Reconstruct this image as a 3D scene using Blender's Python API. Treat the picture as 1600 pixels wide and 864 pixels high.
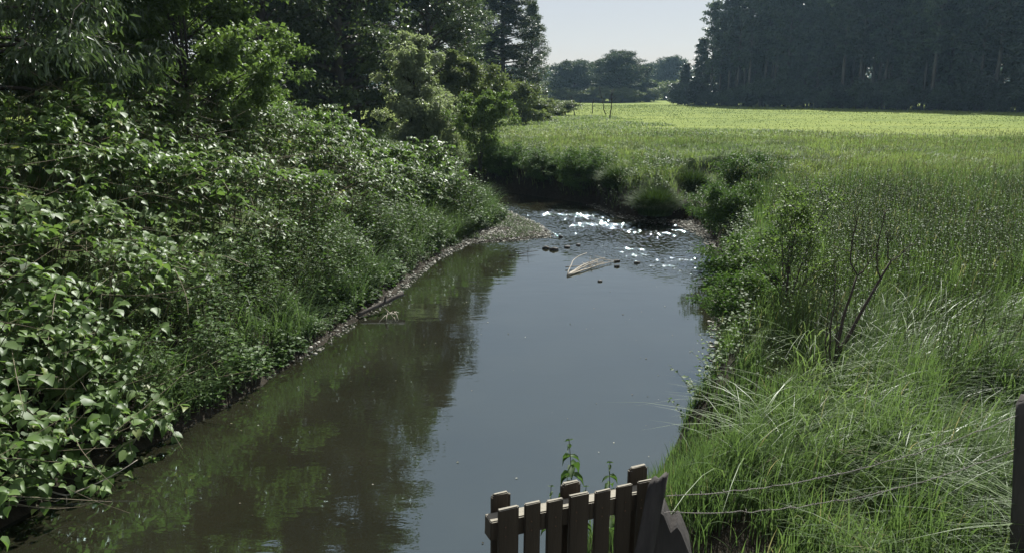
import bpy, math
import numpy as np
C = bpy.context.scene.collection
for o in list(bpy.data.objects): bpy.data.objects.remove(o)
S = bpy.context.scene
rad = math.radians
# ------------------------------------------------------------------ camera, sky, sun, exposure
cd = bpy.data.cameras.new('camera'); cam = bpy.data.objects.new('camera', cd); C.objects.link(cam)
cam.location = (0, 0, 4.0); cam.rotation_euler = (rad(90-13.45), 0, 0)
cd.sensor_width = 36; cd.lens = 27; cd.clip_end = 4000; cd.clip_start = .05
S.camera = cam
SUN_EL, SUN_AZ = 47, 20
w = bpy.data.worlds.new('World'); S.world = w; w.use_nodes = True
nt = w.node_tree; bg = nt.nodes['Background']
sky = nt.nodes.new('ShaderNodeTexSky'); sky.sky_type = 'NISHITA'; sky.sun_disc = False
sky.sun_elevation = rad(SUN_EL); sky.sun_rotation = rad(SUN_AZ); sky.dust_density = .6; sky.air_density = 1.0; sky.ozone_density = .25
tint = nt.nodes.new('ShaderNodeMix'); tint.data_type = 'RGBA'; tint.blend_type = 'MULTIPLY'; tint.inputs[0].default_value = 1; tint.clamp_result = False; tint.inputs[7].default_value = (1.0, .97, 1.0, 1)   # thin summer haze in the sky
nt.links.new(sky.outputs[0], tint.inputs[6]); hz = nt.nodes.new('ShaderNodeMix'); hz.data_type = 'RGBA'; hz.clamp_result = False; hz.inputs[0].default_value = .62; hz.inputs[7].default_value = (6.7, 6.85, 7.3, 1)   # milky summer air
nt.links.new(tint.outputs[2], hz.inputs[6]); nt.links.new(hz.outputs[2], bg.inputs[0]); bg.inputs[1].default_value = .046
sl = bpy.data.lights.new('sun', 'SUN'); sun = bpy.data.objects.new('sun', sl); C.objects.link(sun)
sl.energy = 5.0; sl.angle = rad(.5); sl.color = (1, .985, .93)
sun.rotation_euler = (rad(90-SUN_EL), 0, rad(180-SUN_AZ)); sun.location = (30, 30, 60)
S.view_settings.view_transform = 'Standard'; S.view_settings.look = 'None'
S.view_settings.exposure = 0.98; S.view_settings.gamma = 1.0; S.view_settings.use_curve_mapping = False

# ------------------------------------------------------------------ noise, mesh helpers
def lat(seed): return np.random.default_rng(seed).random((256, 256))
_L = {}
def vnoise(x, y, s=1.0, seed=0, octv=3):
    if seed not in _L: _L[seed] = lat(seed)
    T = _L[seed]; r = 0; a = 1; tot = 0
    x = np.asarray(x, float)/s + 71.3; y = np.asarray(y, float)/s + 33.7
    for _ in range(octv):
        xi = np.floor(x).astype(int); yi = np.floor(y).astype(int); fx = x-xi; fy = y-yi
        fx = fx*fx*(3-2*fx); fy = fy*fy*(3-2*fy)
        a00 = T[xi % 256, yi % 256]; a10 = T[(xi+1) % 256, yi % 256]; a01 = T[xi % 256, (yi+1) % 256]; a11 = T[(xi+1) % 256, (yi+1) % 256]
        r = r + a*((a00*(1-fx)+a10*fx)*(1-fy)+(a01*(1-fx)+a11*fx)*fy); tot += a
        a *= .5; x = x*2.03+9.1; y = y*2.03+5.3
    return r/tot
def sstep(a, b, x):
    t = np.clip((x-a)/(b-a), 0, 1); return t*t*(3-2*t)
def mesh(name, V, F, mat=None, smooth=False, **attrs):
    """V (n,3); F list of integer arrays (m,k)"""
    me = bpy.data.meshes.new(name); V = np.ascontiguousarray(V, np.float32)
    if not isinstance(F, list): F = [F]
    F = [f for f in F if len(f)]
    me.vertices.add(len(V)); me.vertices.foreach_set('co', V.ravel())
    loops = np.concatenate([f.ravel() for f in F]).astype(np.int32)
    tot = np.concatenate([np.full(len(f), f.shape[1]) for f in F]).astype(np.int32)
    st = np.concatenate([[0], np.cumsum(tot)[:-1]]).astype(np.int32)
    me.loops.add(len(loops)); me.loops.foreach_set('vertex_index', loops)
    me.polygons.add(len(tot)); me.polygons.foreach_set('loop_start', st); me.polygons.foreach_set('loop_total', tot)
    for k, v in attrs.items():
        a = me.attributes.new(k, 'FLOAT', 'POINT'); a.data.foreach_set('value', np.ascontiguousarray(v, np.float32))
    me.update(calc_edges=True)
    me.polygons.foreach_set('use_smooth', np.full(len(tot), smooth))
    if mat: me.materials.append(mat)
    return me
def obj(name, me, parent=None, loc=(0, 0, 0)):
    o = bpy.data.objects.new(name, me); C.objects.link(o); o.parent = parent; o.location = loc; return o
def tag(o, label=None, cat=None, group=None, kind=None):
    if label: o['label'] = label
    if cat: o['category'] = cat
    if group: o['group'] = group
    if kind: o['kind'] = kind
    return o
def thing(name, label, cat, loc=(0, 0, 0), rz=0, group=None, s=1):
    o = bpy.data.objects.new(name, None); C.objects.link(o); o.empty_display_size = .2
    o.location = loc; o.rotation_euler = (0, 0, rz); o.scale = (s, s, s) if not hasattr(s, '__len__') else s
    return tag(o, label, cat, group)
def dup(root, label, loc, rz=0, s=1, group=None):
    r = root.copy(); C.objects.link(r); r.location = loc; r.rotation_euler = (0, 0, rz)
    r.scale = (s, s, s) if not hasattr(s, '__len__') else s
    r['label'] = label
    if group: r['group'] = group
    for ch in list(root.children):
        c = ch.copy(); C.objects.link(c); c.parent = r
    return r
def nrm(v): return v/np.maximum(np.linalg.norm(v, axis=-1, keepdims=True), 1e-9)

def instance(tv, tf, P, X, Y, Z, size, rnd):
    """copies of template (k,3) at P with axes X,Y,Z (n,3), size (n,) ; faces tf list"""
    n = len(P); k = len(tv)
    V = P[:, None, :] + size[:, None, None]*(tv[None, :, 0:1]*X[:, None, :]+tv[None, :, 1:2]*Y[:, None, :]+tv[None, :, 2:3]*Z[:, None, :])
    off = (np.arange(n)*k)[:, None, None]
    F = [(f[None]+off).reshape(-1, f.shape[1]) for f in tf]
    return V.reshape(-1, 3), F, np.repeat(rnd, k)
class Acc:
    def __init__(s): s.V = []; s.F = {}; s.A = []; s.n = 0
    def add(s, V, F, rnd=None):
        if not isinstance(F, list): F = [F]
        for f in F:
            if len(f): s.F.setdefault(f.shape[1], []).append(f+s.n)
        s.V.append(V); s.A.append(np.zeros(len(V)) if rnd is None else (rnd if hasattr(rnd, '__len__') else np.full(len(V), rnd))); s.n += len(V)
    def mesh(s, name, mat, smooth=False):
        return mesh(name, np.concatenate(s.V), [np.concatenate(f) for f in s.F.values()], mat, smooth, rnd=np.concatenate(s.A))
# leaf templates: x across, y along, z normal
LEAF_BIG = (np.array([[0, 0, 0], [-.36, .02, .05], [-.50, .38, .10], [-.30, .76, .04], [0, 1.12, -.22], [.30, .76, .04], [.50, .38, .10], [.36, .02, .05], [0, .38, -.03], [0, .76, -.08]]),
            [np.array([[0, 8, 2, 1], [8, 9, 3, 2], [0, 7, 6, 8], [8, 6, 5, 9]]), np.array([[9, 4, 3], [9, 5, 4]])])
LEAF_MID = (np.array([[0, 0, 0], [-.42, .3, .08], [-.25, .75, .02], [0, 1.05, -.15], [.25, .75, .02], [.42, .3, .08], [0, .5, -.05]]),
            [np.array([[0, 6, 2, 1], [0, 5, 4, 6]]), np.array([[6, 3, 2], [6, 4, 3]])])
LEAF_NARROW = (np.array([[0, 0, 0], [-.14, .45, .03], [0, 1, -.12], [.14, .45, .03]]), [np.array([[0, 3, 2], [0, 2, 1]])])
LEAF_RHOMB = (np.array([[0, 0, 0], [-.34, .5, .1], [0, 1, -.06], [.34, .5, .1]]), [np.array([[0, 3, 2], [0, 2, 1]])])
def frames(up, d):
    """Y along d, Z close to up"""
    Y = nrm(d); X = nrm(np.cross(Y, up)); Z = np.cross(X, Y); return X, Y, Z
def leaves(acc, T, P, up, d, size, rnd):
    X, Y, Z = frames(up, d); Z = Z*(.3+2.4*((rnd*57.3) % 1))[:, None]; acc.add(*instance(T[0], T[1], P, X, Y, Z, size, rnd))
def tube(acc, pts, r, n=6, rnd=0, cap=True):
    pts = np.asarray(pts, float); m = len(pts); r = np.broadcast_to(np.asarray(r, float), (m,))
    tg = nrm(np.gradient(pts, axis=0)); ref = np.array([0, 0, 1.]) if abs(tg[:, 2]).mean() < .8 else np.array([1., 0, 0])
    a = nrm(np.cross(tg, ref)); b = np.cross(tg, a)
    th = np.linspace(0, 2*np.pi, n, endpoint=False)
    V = pts[:, None]+r[:, None, None]*(np.cos(th)[None, :, None]*a[:, None]+np.sin(th)[None, :, None]*b[:, None])
    i = np.arange(m-1)[:, None]*n; j = np.arange(n)[None]; j2 = (j+1) % n
    F = np.stack([i+j, i+j2, i+n+j2, i+n+j], -1).reshape(-1, 4)
    V = V.reshape(-1, 3); Fs = [F]
    if cap:
        V = np.concatenate([V, pts[:1], pts[-1:]]); q = np.arange(n); q2 = (q+1) % n
        Fs.append(np.concatenate([np.stack([q2, q, np.full(n, m*n)], -1), np.stack([q+(m-1)*n, q2+(m-1)*n, np.full(n, m*n+1)], -1)]))
    acc.add(V, Fs, rnd)
def stems(acc, P0, P1, P2, r0, r1, rnd, nseg=3, nside=3):
    """many thin tapered quadratic-bezier stalks"""
    n = len(P0); t = np.linspace(0, 1, nseg+1)[None, :, None]
    c = (1-t)**2*P0[:, None]+2*t*(1-t)*P1[:, None]+t*t*P2[:, None]
    r = (r0[:, None]*(1-t[..., 0])+r1[:, None]*t[..., 0])
    d = nrm(P2-P0+1e-6); a = nrm(np.cross(d, np.array([.3, .9, .2]))); b = np.cross(d, a)
    th = np.arange(nside)*2*np.pi/nside
    V = c[:, :, None]+r[:, :, None, None]*(np.cos(th)[None, None, :, None]*a[:, None, None]+np.sin(th)[None, None, :, None]*b[:, None, None])
    k = (nseg+1)*nside; i = np.arange(nseg)[:, None]*nside; j = np.arange(nside)[None]; j2 = (j+1) % nside
    f = np.stack([i+j, i+j2, i+nside+j2, i+nside+j], -1).reshape(-1, 4)
    F = (f[None]+(np.arange(n)*k)[:, None, None]).reshape(-1, 4)
    acc.add(V.reshape(-1, 3), F, np.repeat(rnd, k))
def blades(acc, P, H, W, az, bend, rnd, nseg=3, R=None):
    n = len(P); t = np.linspace(0, 1, nseg+1)
    dirv = np.stack([np.cos(az), np.sin(az), 0*az], -1)
    hz = (bend*H)[:, None]*t[None]**2; vt = H[:, None]*(t[None]-.42*np.clip(bend, 0, 1.6)[:, None]*t[None]**2.6)
    c = P[:, None]+hz[..., None]*dirv[:, None]+vt[..., None]*np.array([0, 0, 1.])
    fa = az+np.pi/2+(R.uniform(-.9, .9, n)); s = np.stack([np.cos(fa), np.sin(fa), 0*fa], -1)
    wv = W[:, None]*(1-t[None]**1.5)*.5
    L = c[:, :-1]-wv[:, :-1, None]*s[:, None]; Rr = c[:, :-1]+wv[:, :-1, None]*s[:, None]
    V = np.concatenate([np.stack([L, Rr], 2).reshape(n, -1, 3), c[:, -1:]], 1); k = 2*nseg+1
    q = np.array([[2*i, 2*i+1, 2*i+3, 2*i+2] for i in range(nseg-1)]).reshape(-1, 4); tr = np.array([[2*nseg-2, 2*nseg-1, 2*nseg]])
    off = (np.arange(n)*k)[:, None, None]
    acc.add(V.reshape(-1, 3), [(q[None]+off).reshape(-1, 4), (tr[None]+off).reshape(-1, 3)], np.repeat(rnd, k))

# ------------------------------------------------------------------ materials
def newmat(name):
    m = bpy.data.materials.new(name); m.use_nodes = True; t = m.node_tree
    return m, t, t.nodes['Principled BSDF'], t.nodes['Material Output']
def ramp(t, fac, cols):
    r = t.nodes.new('ShaderNodeValToRGB'); e = r.color_ramp.elements
    while len(e) < len(cols): e.new(.5)
    for i, (p, c) in enumerate(cols): e[i].position = p; e[i].color = (*c, 1)
    t.links.new(fac, r.inputs[0]); return r.outputs[0]
def tnoise(t, scale, detail=4, rough=.55, vec=None, ntype=None):
    n = t.nodes.new('ShaderNodeTexNoise'); n.inputs['Scale'].default_value = scale; n.inputs['Detail'].default_value = detail; n.inputs['Roughness'].default_value = rough
    if vec is not None: t.links.new(vec, n.inputs['Vector'])
    return n.outputs[0]
def geo_pos(t): return t.nodes.new('ShaderNodeNewGeometry').outputs['Position']
def leafmat(name, cols, trans=.35, rough=.45, spec=.5, tcol=(1.15, 1.25, .75), patch=None):
    m, t, p, out = newmat(name)
    a = t.nodes.new('ShaderNodeAttribute'); a.attribute_name = 'rnd'
    col = ramp(t, a.outputs['Fac'], cols)
    if patch:
        mx = t.nodes.new('ShaderNodeMix'); mx.data_type = 'RGBA'; mx.blend_type = 'MULTIPLY'; mx.inputs[0].default_value = 1
        f = ramp(t, tnoise(t, patch[0], 3, .5, geo_pos(t)), [(.35, patch[1]), (.65, patch[2])])
        t.links.new(col, mx.inputs[6]); t.links.new(f, mx.inputs[7]); col = mx.outputs[2]
    hs = t.nodes.new('ShaderNodeHueSaturation'); hs.inputs['Saturation'].default_value = .82 if 'grass' in name else .95; t.links.new(col, hs.inputs['Color']); col = hs.outputs[0]
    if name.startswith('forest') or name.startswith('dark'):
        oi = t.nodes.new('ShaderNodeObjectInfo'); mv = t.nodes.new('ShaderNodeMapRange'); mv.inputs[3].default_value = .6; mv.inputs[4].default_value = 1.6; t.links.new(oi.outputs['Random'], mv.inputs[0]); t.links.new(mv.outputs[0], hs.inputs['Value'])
    t.links.new(col, p.inputs['Base Color']); p.inputs['Roughness'].default_value = rough; p.inputs['Specular IOR Level'].default_value = spec
    tr = t.nodes.new('ShaderNodeBsdfTranslucent'); mu = t.nodes.new('ShaderNodeMix'); mu.data_type = 'RGBA'; mu.blend_type = 'MULTIPLY'; mu.inputs[0].default_value = 1; mu.clamp_result = False
    t.links.new(col, mu.inputs[6]); mu.inputs[7].default_value = (*tcol, 1); t.links.new(mu.outputs[2], tr.inputs[0])
    ms = t.nodes.new('ShaderNodeMixShader'); ms.inputs[0].default_value = trans
    t.links.new(p.outputs[0], ms.inputs[1]); t.links.new(tr.outputs[0], ms.inputs[2]); t.links.new(ms.outputs[0], out.inputs[0])
    return m
def surfmat(name, cols, scale, rough=.9, bump=0, bscale=None, spec=.3, stretch=None, objspace=False):
    m, t, p, out = newmat(name)
    vec = geo_pos(t)
    if objspace: vec = t.nodes.new('ShaderNodeTexCoord').outputs['Object']
    if stretch:
        mp = t.nodes.new('ShaderNodeMapping'); mp.inputs['Scale'].default_value = stretch; t.links.new(vec, mp.inputs[0]); vec = mp.outputs[0]
    n = tnoise(t, scale, 6, .62, vec); t.links.new(ramp(t, n, cols), p.inputs['Base Color'])
    p.inputs['Roughness'].default_value = rough; p.inputs['Specular IOR Level'].default_value = spec
    if bump:
        b = t.nodes.new('ShaderNodeBump'); b.inputs['Strength'].default_value = 1; b.inputs['Distance'].default_value = bump
        t.links.new(tnoise(t, bscale or scale*3, 6, .65, vec), b.inputs['Height']); t.links.new(b.outputs[0], p.inputs['Normal'])
    return m
G = lambda *c: c
M = {}
M['knot'] = leafmat('knotweed_leaf', [(0, (.05, .09, .028)), (.5, (.10, .165, .045)), (.9, (.145, .22, .062)), (1, (.2, .22, .07))], .42, .45, .28)
M['herb'] = leafmat('herb_leaf', [(0, (.03, .065, .015)), (.6, (.065, .12, .028)), (1, (.11, .17, .045))], .38, .55, .25)
M['grass'] = leafmat('grass_blade', [(0, (.05, .095, .024)), (.55, (.095, .165, .045)), (.88, (.14, .21, .065)), (.95, (.16, .16, .08)), (1, (.24, .21, .12))], .42, .45, .4, patch=(.35, (.8, .85, .8), (1.2, 1.15, 1.1)))
M['grassfar'] = leafmat('grass_blade_far', [(0, (.10, .16, .04)), (.6, (.16, .225, .062)), (.9, (.22, .28, .095)), (1, (.30, .31, .18))], .38, .55, .3, patch=(.16, (.62, .7, .62), (1.3, 1.22, 1.1)))
M['sedge'] = leafmat('sedge_blade', [(0, (.03, .055, .014)), (.7, (.07, .11, .03)), (1, (.13, .16, .06))], .22, .7, .12)
M['willow'] = leafmat('willow_leaf', [(0, (.04, .07, .03)), (1, (.09, .13, .055))], .3, .35, .6)
M['pale'] = leafmat('pale_willow_leaf', [(0, (.16, .20, .11)), (1, (.32, .36, .22))], .42, .45, .5)
M['hazel'] = leafmat('hazel_leaf', [(0, (.06, .10, .028)), (1, (.15, .22, .06))], .42, .5, .4)
M['olive'] = leafmat('olive_leaf', [(0, (.07, .10, .038)), (1, (.16, .19, .07))], .4, .5, .4)
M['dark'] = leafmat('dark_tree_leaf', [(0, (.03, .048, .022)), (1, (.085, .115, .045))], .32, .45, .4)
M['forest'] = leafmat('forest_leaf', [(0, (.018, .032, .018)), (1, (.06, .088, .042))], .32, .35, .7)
M['far'] = leafmat('far_tree_leaf', [(0, (.03, .05, .025)), (1, (.07, .095, .045))], .25, .6, .2)
M['bark'] = surfmat('bark', [(.3, (.035, .03, .026)), (.7, (.10, .088, .075))], 6, .95, .02, 12, stretch=(1, 1, .25), objspace=True)
M['palebark'] = surfmat('pale_bark', [(.3, (.045, .042, .036)), (.7, (.11, .105, .09))], 3, .9, .02, 12, stretch=(1, 1, .3), objspace=True)
M['twig'] = surfmat('dark_twig', [(.3, (.03, .024, .02)), (.7, (.075, .06, .05))], 20, .9, objspace=True)
M['stalk'] = leafmat('stalk', [(0, (.06, .08, .025)), (.7, (.12, .115, .055)), (1, (.22, .18, .12))], .05, .6, .3)
M['soil'] = None

# ------------------------------------------------------------------ river plan
L_CH = [(-6, -14), (-5.4, 0), (-5.2, 4), (-4.95, 6.1), (-4.4, 7.87), (-3.75, 9.29), (-3.35, 10.84), (-2.96, 12.58), (-2.49, 14.42), (-1.95, 18.3), (-1.2, 20.6), (.1, 21.0), (1.15, 21.6), (.82, 23.5), (.2, 25.3), (-.6, 27.6), (-2, 28.6), (-5, 30.2), (-10, 33.5), (-22, 41)]
R_CH = [(-22, 47), (-9, 38.6), (-4, 34.6), (-.83, 32.2), (1.78, 29.4), (2.92, 27.9), (3.4, 25.4), (4.27, 24.0), (5.2, 23.5), (5.5, 21.4), (5.0, 18.2), (4.05, 14.7), (3.22, 11.57), (2.7, 9.73), (1.9, 8.19), (1.38, 7.29), (.85, 6.67), (.5, 6.0), (.45, 4), (1, 0), (2, -14)]
L_TOE = [(-6.3, -14), (-5.5, 0), (-5.3, 4), (-5.0, 6.1), (-4.45, 7.87), (-3.85, 9.29), (-3.45, 10.84), (-3.15, 12.58), (-2.75, 14.42), (-2.15, 18.0), (-1.45, 20.8), (-.7, 22.4), (-.25, 24.0), (-.6, 26), (-1.0, 27.4), (-2.2, 28.3), (-5, 29.9), (-10, 33.2), (-22, 40.6)]
R_TOE = [(-22, 47.2), (-9, 38.8), (-4, 34.8), (-.75, 32.4), (1.9, 29.6), (3.1, 28.1), (3.6, 25.8), (4.45, 24.4), (5.8, 24.3), (5.9, 22.4), (5.25, 18.2), (4.2, 14.7), (3.3, 11.57), (2.8, 9.73), (2.0, 8.19), (1.5, 7.29), (1.0, 6.67), (.6, 6.0), (.55, 4), (1.1, 0), (2.1, -14)]
def segdist(x, y, poly, closed=False):
    P = np.array(poly, float); d = np.full(np.shape(x), 1e9); n = len(P)
    for i in range(n if closed else n-1):
        a = P[i]; b = P[(i+1) % n]; ab = b-a; t = np.clip(((x-a[0])*ab[0]+(y-a[1])*ab[1])/(ab@ab), 0, 1)
        d = np.minimum(d, np.hypot(x-a[0]-t*ab[0], y-a[1]-t*ab[1]))
    return d
def inside(x, y, poly):
    P = np.array(poly, float); c = np.zeros(np.shape(x), bool); n = len(P)
    for i in range(n):
        x1, y1 = P[i]; x2, y2 = P[(i+1) % n]
        if y1 == y2: continue
        k = ((y1 > y) != (y2 > y)) & (x < (x2-x1)*(y-y1)/(y2-y1)+x1); c ^= k
    return c
W_POLY = L_CH+R_CH; T_POLY = L_TOE+R_TOE
LEFTLAND = [(-6, -14), (-4.9, 4)]+[(-3.7, 8.5), (-2.9, 13), (-1.2, 20), (1.4, 21.6), (0, 27.6), (-2, 30), (-10, 36), (-22, 44), (-60, 70), (-400, 200), (-400, -14)]
def sdw(x, y): return np.where(inside(x, y, W_POLY), -1, 1)*segdist(x, y, W_POLY)
def sdt(x, y): return np.where(inside(x, y, T_POLY), -1, 1)*segdist(x, y, T_POLY)
def interp(d, xs, ys): return np.interp(d, xs, ys)
def gulf(x, y):
    g = segdist(x, y, [(5.9, 24.0), (6.9, 26.8)]); g2 = segdist(x, y, [(7.6, 29.2), (9.6, 31.0), (11.2, 30.9)])+.5*(vnoise(x, y, 1.2, 8)-.5)
    return np.minimum(sstep(.6, 1.2, g), sstep(1.75, 2.15, g2))
def groundz(x, y):
    x = np.asarray(x, float); y = np.asarray(y, float)
    dw = sdw(x, y); dt = sdt(x, y); left = inside(x, y, LEFTLAND)
    jag = (vnoise(x, y, 1.1, 5)-.5)
    zl = interp(dt+jag*.5, [0, .3, 1, 2, 4, 6, 10, 30], [.1, .2, .4, .8, 1.6, 2.1, 2.5, 2.8])
    steep = interp(dt+jag*.35, [0, .15, .5, 1.2, 3], [.1, .7, 1.15, 1.3, 1.38])
    soft = interp(dt, [0, .5, 1.2, 2.5, 4], [.1, .5, .95, 1.25, 1.35])
    k = sstep(6.8, 9, y); zr = soft*(1-k)+steep*k
    zr = zr+.10*(vnoise(x, y, 4, 7)-.5)*sstep(1, 4, dt)
    zr = zr + sstep(150, 500, y)*3
    # side hollow running back from the small inlet, with a steep far edge
    zr = zr-.85*(1-gulf(x, y))*sstep(0, .8, dt)
    zb = np.where(left, zl, zr)
    zin = -interp(-dw, [0, .5, 2], [.04, .3, .7])
    zbar = np.minimum(.02+.09*np.clip(dw, 0, 2), .13)+.03*(vnoise(x, y, .5, 9)-.4)*sstep(0, .3, dw)
    z = np.where(dw < 0, zin, np.where(dt < 0, zbar, np.maximum(zb, .06)))
    return z
def gz1(x, y): return float(groundz(np.array([x]), np.array([y]))[0])

# ground sheet
def graded(a0, a1, step, lo, hi, growth=1.13):
    mid = list(np.arange(a0, a1+1e-6, step)); s = step; v = a1; up = []
    while v < hi: s *= growth; v += s; up.append(v)
    s = step; v = a0; dn = []
    while v > lo: s *= growth; v -= s; dn.append(v)
    return np.array(dn[::-1]+mid+up)
def gridmesh(name, gx, gy, zf, mat, keep=None, smooth=True):
    X, Y = np.meshgrid(gx, gy); Z = zf(X, Y); nx = len(gx); ny = len(gy)
    V = np.stack([X, Y, Z], -1).reshape(-1, 3)
    i = (np.arange(ny-1)[:, None]*nx+np.arange(nx-1)[None]).ravel()
    F = np.stack([i, i+1, i+nx+1, i+nx], -1)
    if keep is not None:
        kk = keep(X, Y).ravel(); F = F[kk[F].any(1)]
        used = np.unique(F); mp = np.full(len(V), -1); mp[used] = np.arange(len(used)); V = V[used]; F = mp[F]
    return mesh(name, V, F, mat, smooth)
# ground material: earth on steep/low parts, turf above, mown meadow far right
def ground_material():
    m, t, p, out = newmat('ground_earth_and_turf')
    pos = geo_pos(t); sp = t.nodes.new('ShaderNodeSeparateXYZ'); t.links.new(pos, sp.inputs[0])
    turf = ramp(t, tnoise(t, 1.2, 6, .6, pos), [(.3, (.03, .05, .012)), (.7, (.08, .115, .03))])
    mp = t.nodes.new('ShaderNodeMapping'); mp.inputs['Scale'].default_value = (.35, 1, 1); t.links.new(pos, mp.inputs[0])
    mead = ramp(t, tnoise(t, .22, 8, .66, mp.outputs[0]), [(.3, (.07, .11, .016)), (.5, (.135, .175, .026)), (.7, (.175, .205, .036))])
    earth = ramp(t, tnoise(t, 9, 6, .65, pos), [(.3, (.018, .015, .010)), (.7, (.05, .042, .03))])
    def mask(sock, a, b, amp=0, sc=1):
        mr = t.nodes.new('ShaderNodeMapRange'); mr.inputs[1].default_value = a; mr.inputs[2].default_value = b
        if amp:
            ad = t.nodes.new('ShaderNodeMath'); ad.operation = 'MULTIPLY_ADD'; t.links.new(tnoise(t, sc, 4, .5, pos), ad.inputs[0]); ad.inputs[1].default_value = amp; t.links.new(sock, ad.inputs[2]); sock = ad.outputs[0]
        t.links.new(sock, mr.inputs[0]); return mr.outputs[0]
    def mix(f, a, b):
        mx = t.nodes.new('ShaderNodeMix'); mx.data_type = 'RGBA'; t.links.new(f, mx.inputs[0]); t.links.new(a, mx.inputs[6]); t.links.new(b, mx.inputs[7]); return mx.outputs[2]
    c = mix(mask(sp.outputs[1], 43, 56, 10, .05), turf, mead)
    c = mix(mask(sp.outputs[2], 1.0, 1.25, .2, 2), earth, c)
    t.links.new(c, p.inputs['Base Color']); p.inputs['Roughness'].default_value = .95; p.inputs['Specular IOR Level'].default_value = .15
    b = t.nodes.new('ShaderNodeBump'); b.inputs['Distance'].default_value = .05; t.links.new(tnoise(t, 14, 6, .7, pos), b.inputs['Height']); t.links.new(b.outputs[0], p.inputs['Normal'])
    return m
M['ground'] = ground_material()
gx = graded(-8, 9, .14, -900, 900); gy = graded(3, 36, .16, -16, 2500)
tag(obj('ground', gridmesh('ground', gx, gy, groundz, M['ground'])), kind='structure')

# water
def water_material():
    m, t, p, out = newmat('river_water')
    pos = geo_pos(t)
    a = t.nodes.new('ShaderNodeAttribute'); a.attribute_name = 'riffle'
    base = ramp(t, tnoise(t, .7, 5, .6, pos), [(.3, (.012, .0115, .007)), (.7, (.018, .0175, .0105))])
    t.links.new(base, p.inputs['Base Color']); p.inputs['IOR'].default_value = 2.8; p.inputs['Specular IOR Level'].default_value = .5; p.inputs['Specular Tint'].default_value = (.72, .95, 1, 1)
    mr = t.nodes.new('ShaderNodeMapRange'); t.links.new(a.outputs['Fac'], mr.inputs[0]); mr.inputs[3].default_value = .015; mr.inputs[4].default_value = .055
    t.links.new(mr.outputs[0], p.inputs['Roughness'])
    mp = t.nodes.new('ShaderNodeMapping'); mp.inputs['Scale'].default_value = (.45, 1.0, 1); t.links.new(pos, mp.inputs[0])
    n1 = tnoise(t, 5.5, 3, .5, mp.outputs[0]); n2 = tnoise(t, 1.2, 2, .5, mp.outputs[0]); n3 = tnoise(t, 26, 2, .5, pos)
    ad = t.nodes.new('ShaderNodeMath'); ad.operation = 'MULTIPLY_ADD'; t.links.new(n2, ad.inputs[0]); ad.inputs[1].default_value = 1.6; t.links.new(n1, ad.inputs[2])
    b = t.nodes.new('ShaderNodeBump'); b.inputs['Distance'].default_value = .0018; t.links.new(ad.outputs[0], b.inputs['Height'])
    b2 = t.nodes.new('ShaderNodeBump'); b2.inputs['Distance'].default_value = .008; t.links.new(n3, b2.inputs['Height']); t.links.new(b.outputs[0], b2.inputs['Normal']); t.links.new(a.outputs['Fac'], b2.inputs['Strength'])
    t.links.new(b2.outputs[0], p.inputs['Normal'])
    return m
def riffle(x, y):
    edge1 = 16.3+.9*np.sin(x*1.1)+1.2*(vnoise(x, y, 1.3, 21)-.5)+np.clip(3.4-x, 0, 6)*.85
    m = sstep(0, 1.6, y-edge1)*(1-sstep(28, 31, y))
    patch = sstep(.36, .6, vnoise(x*.7, y, 1.1, 22, 2))
    main = np.exp(-((y-24.3)/2.8)**2)+.42*np.exp(-(((y-19.6)/1.5)**2+((x-2.4)/1.6)**2))+.45*np.exp(-(((y-18.2)/1.9)**2+((x-4.0)/1.2)**2))
    return m*np.clip(.12+.95*np.clip(main, 0, 1)*(.3+.7*patch), 0, 1)
def waterz(x, y):
    r = riffle(x, y)
    k = vnoise(x, y*1.5, .078, 31, 2)-.5; k2 = vnoise(x+y*.3, y*1.3, .17, 32, 2)-.5; k3 = vnoise(x, y*2.2, .6, 33, 2)-.5
    return r*(.082*k+.045*k2)+.003*k3*sstep(9, 17, y)
wx = graded(-1.2, 5.8, .025, -24, 8, 1.1); wy = graded(15.5, 30.5, .03, -14, 48, 1.1)
wm = gridmesh('water', wx, wy, waterz, water_material(), keep=lambda x, y: sdw(x, y) < 1.0)
co = np.empty(len(wm.vertices)*3, np.float32); wm.vertices.foreach_get('co', co); co = co.reshape(-1, 3)
at = wm.attributes.new('riffle', 'FLOAT', 'POINT'); at.data.foreach_set('value', riffle(co[:, 0], co[:, 1]).astype(np.float32))
tag(obj('water', wm), kind='structure')

# gravel bar and shore pebbles
R = np.random.default_rng(3)
def icos(seed, flat=.55):
    r = np.random.default_rng(seed); ph = (1+5**.5)/2
    v = nrm(np.array([[-1, ph, 0], [1, ph, 0], [-1, -ph, 0], [1, -ph, 0], [0, -1, ph], [0, 1, ph], [0, -1, -ph], [0, 1, -ph], [ph, 0, -1], [ph, 0, 1], [-ph, 0, -1], [-ph, 0, 1]], float))
    f = np.array([[0, 11, 5], [0, 5, 1], [0, 1, 7], [0, 7, 10], [0, 10, 11], [1, 5, 9], [5, 11, 4], [11, 10, 2], [10, 7, 6], [7, 1, 8], [3, 9, 4], [3, 4, 2], [3, 2, 6], [3, 6, 8], [3, 8, 9], [4, 9, 5], [2, 4, 11], [6, 2, 10], [8, 6, 7], [9, 8, 1]])
    v = v*r.uniform(.75, 1.2, (12, 1)); v[:, 2] *= flat; return v, f
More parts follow.
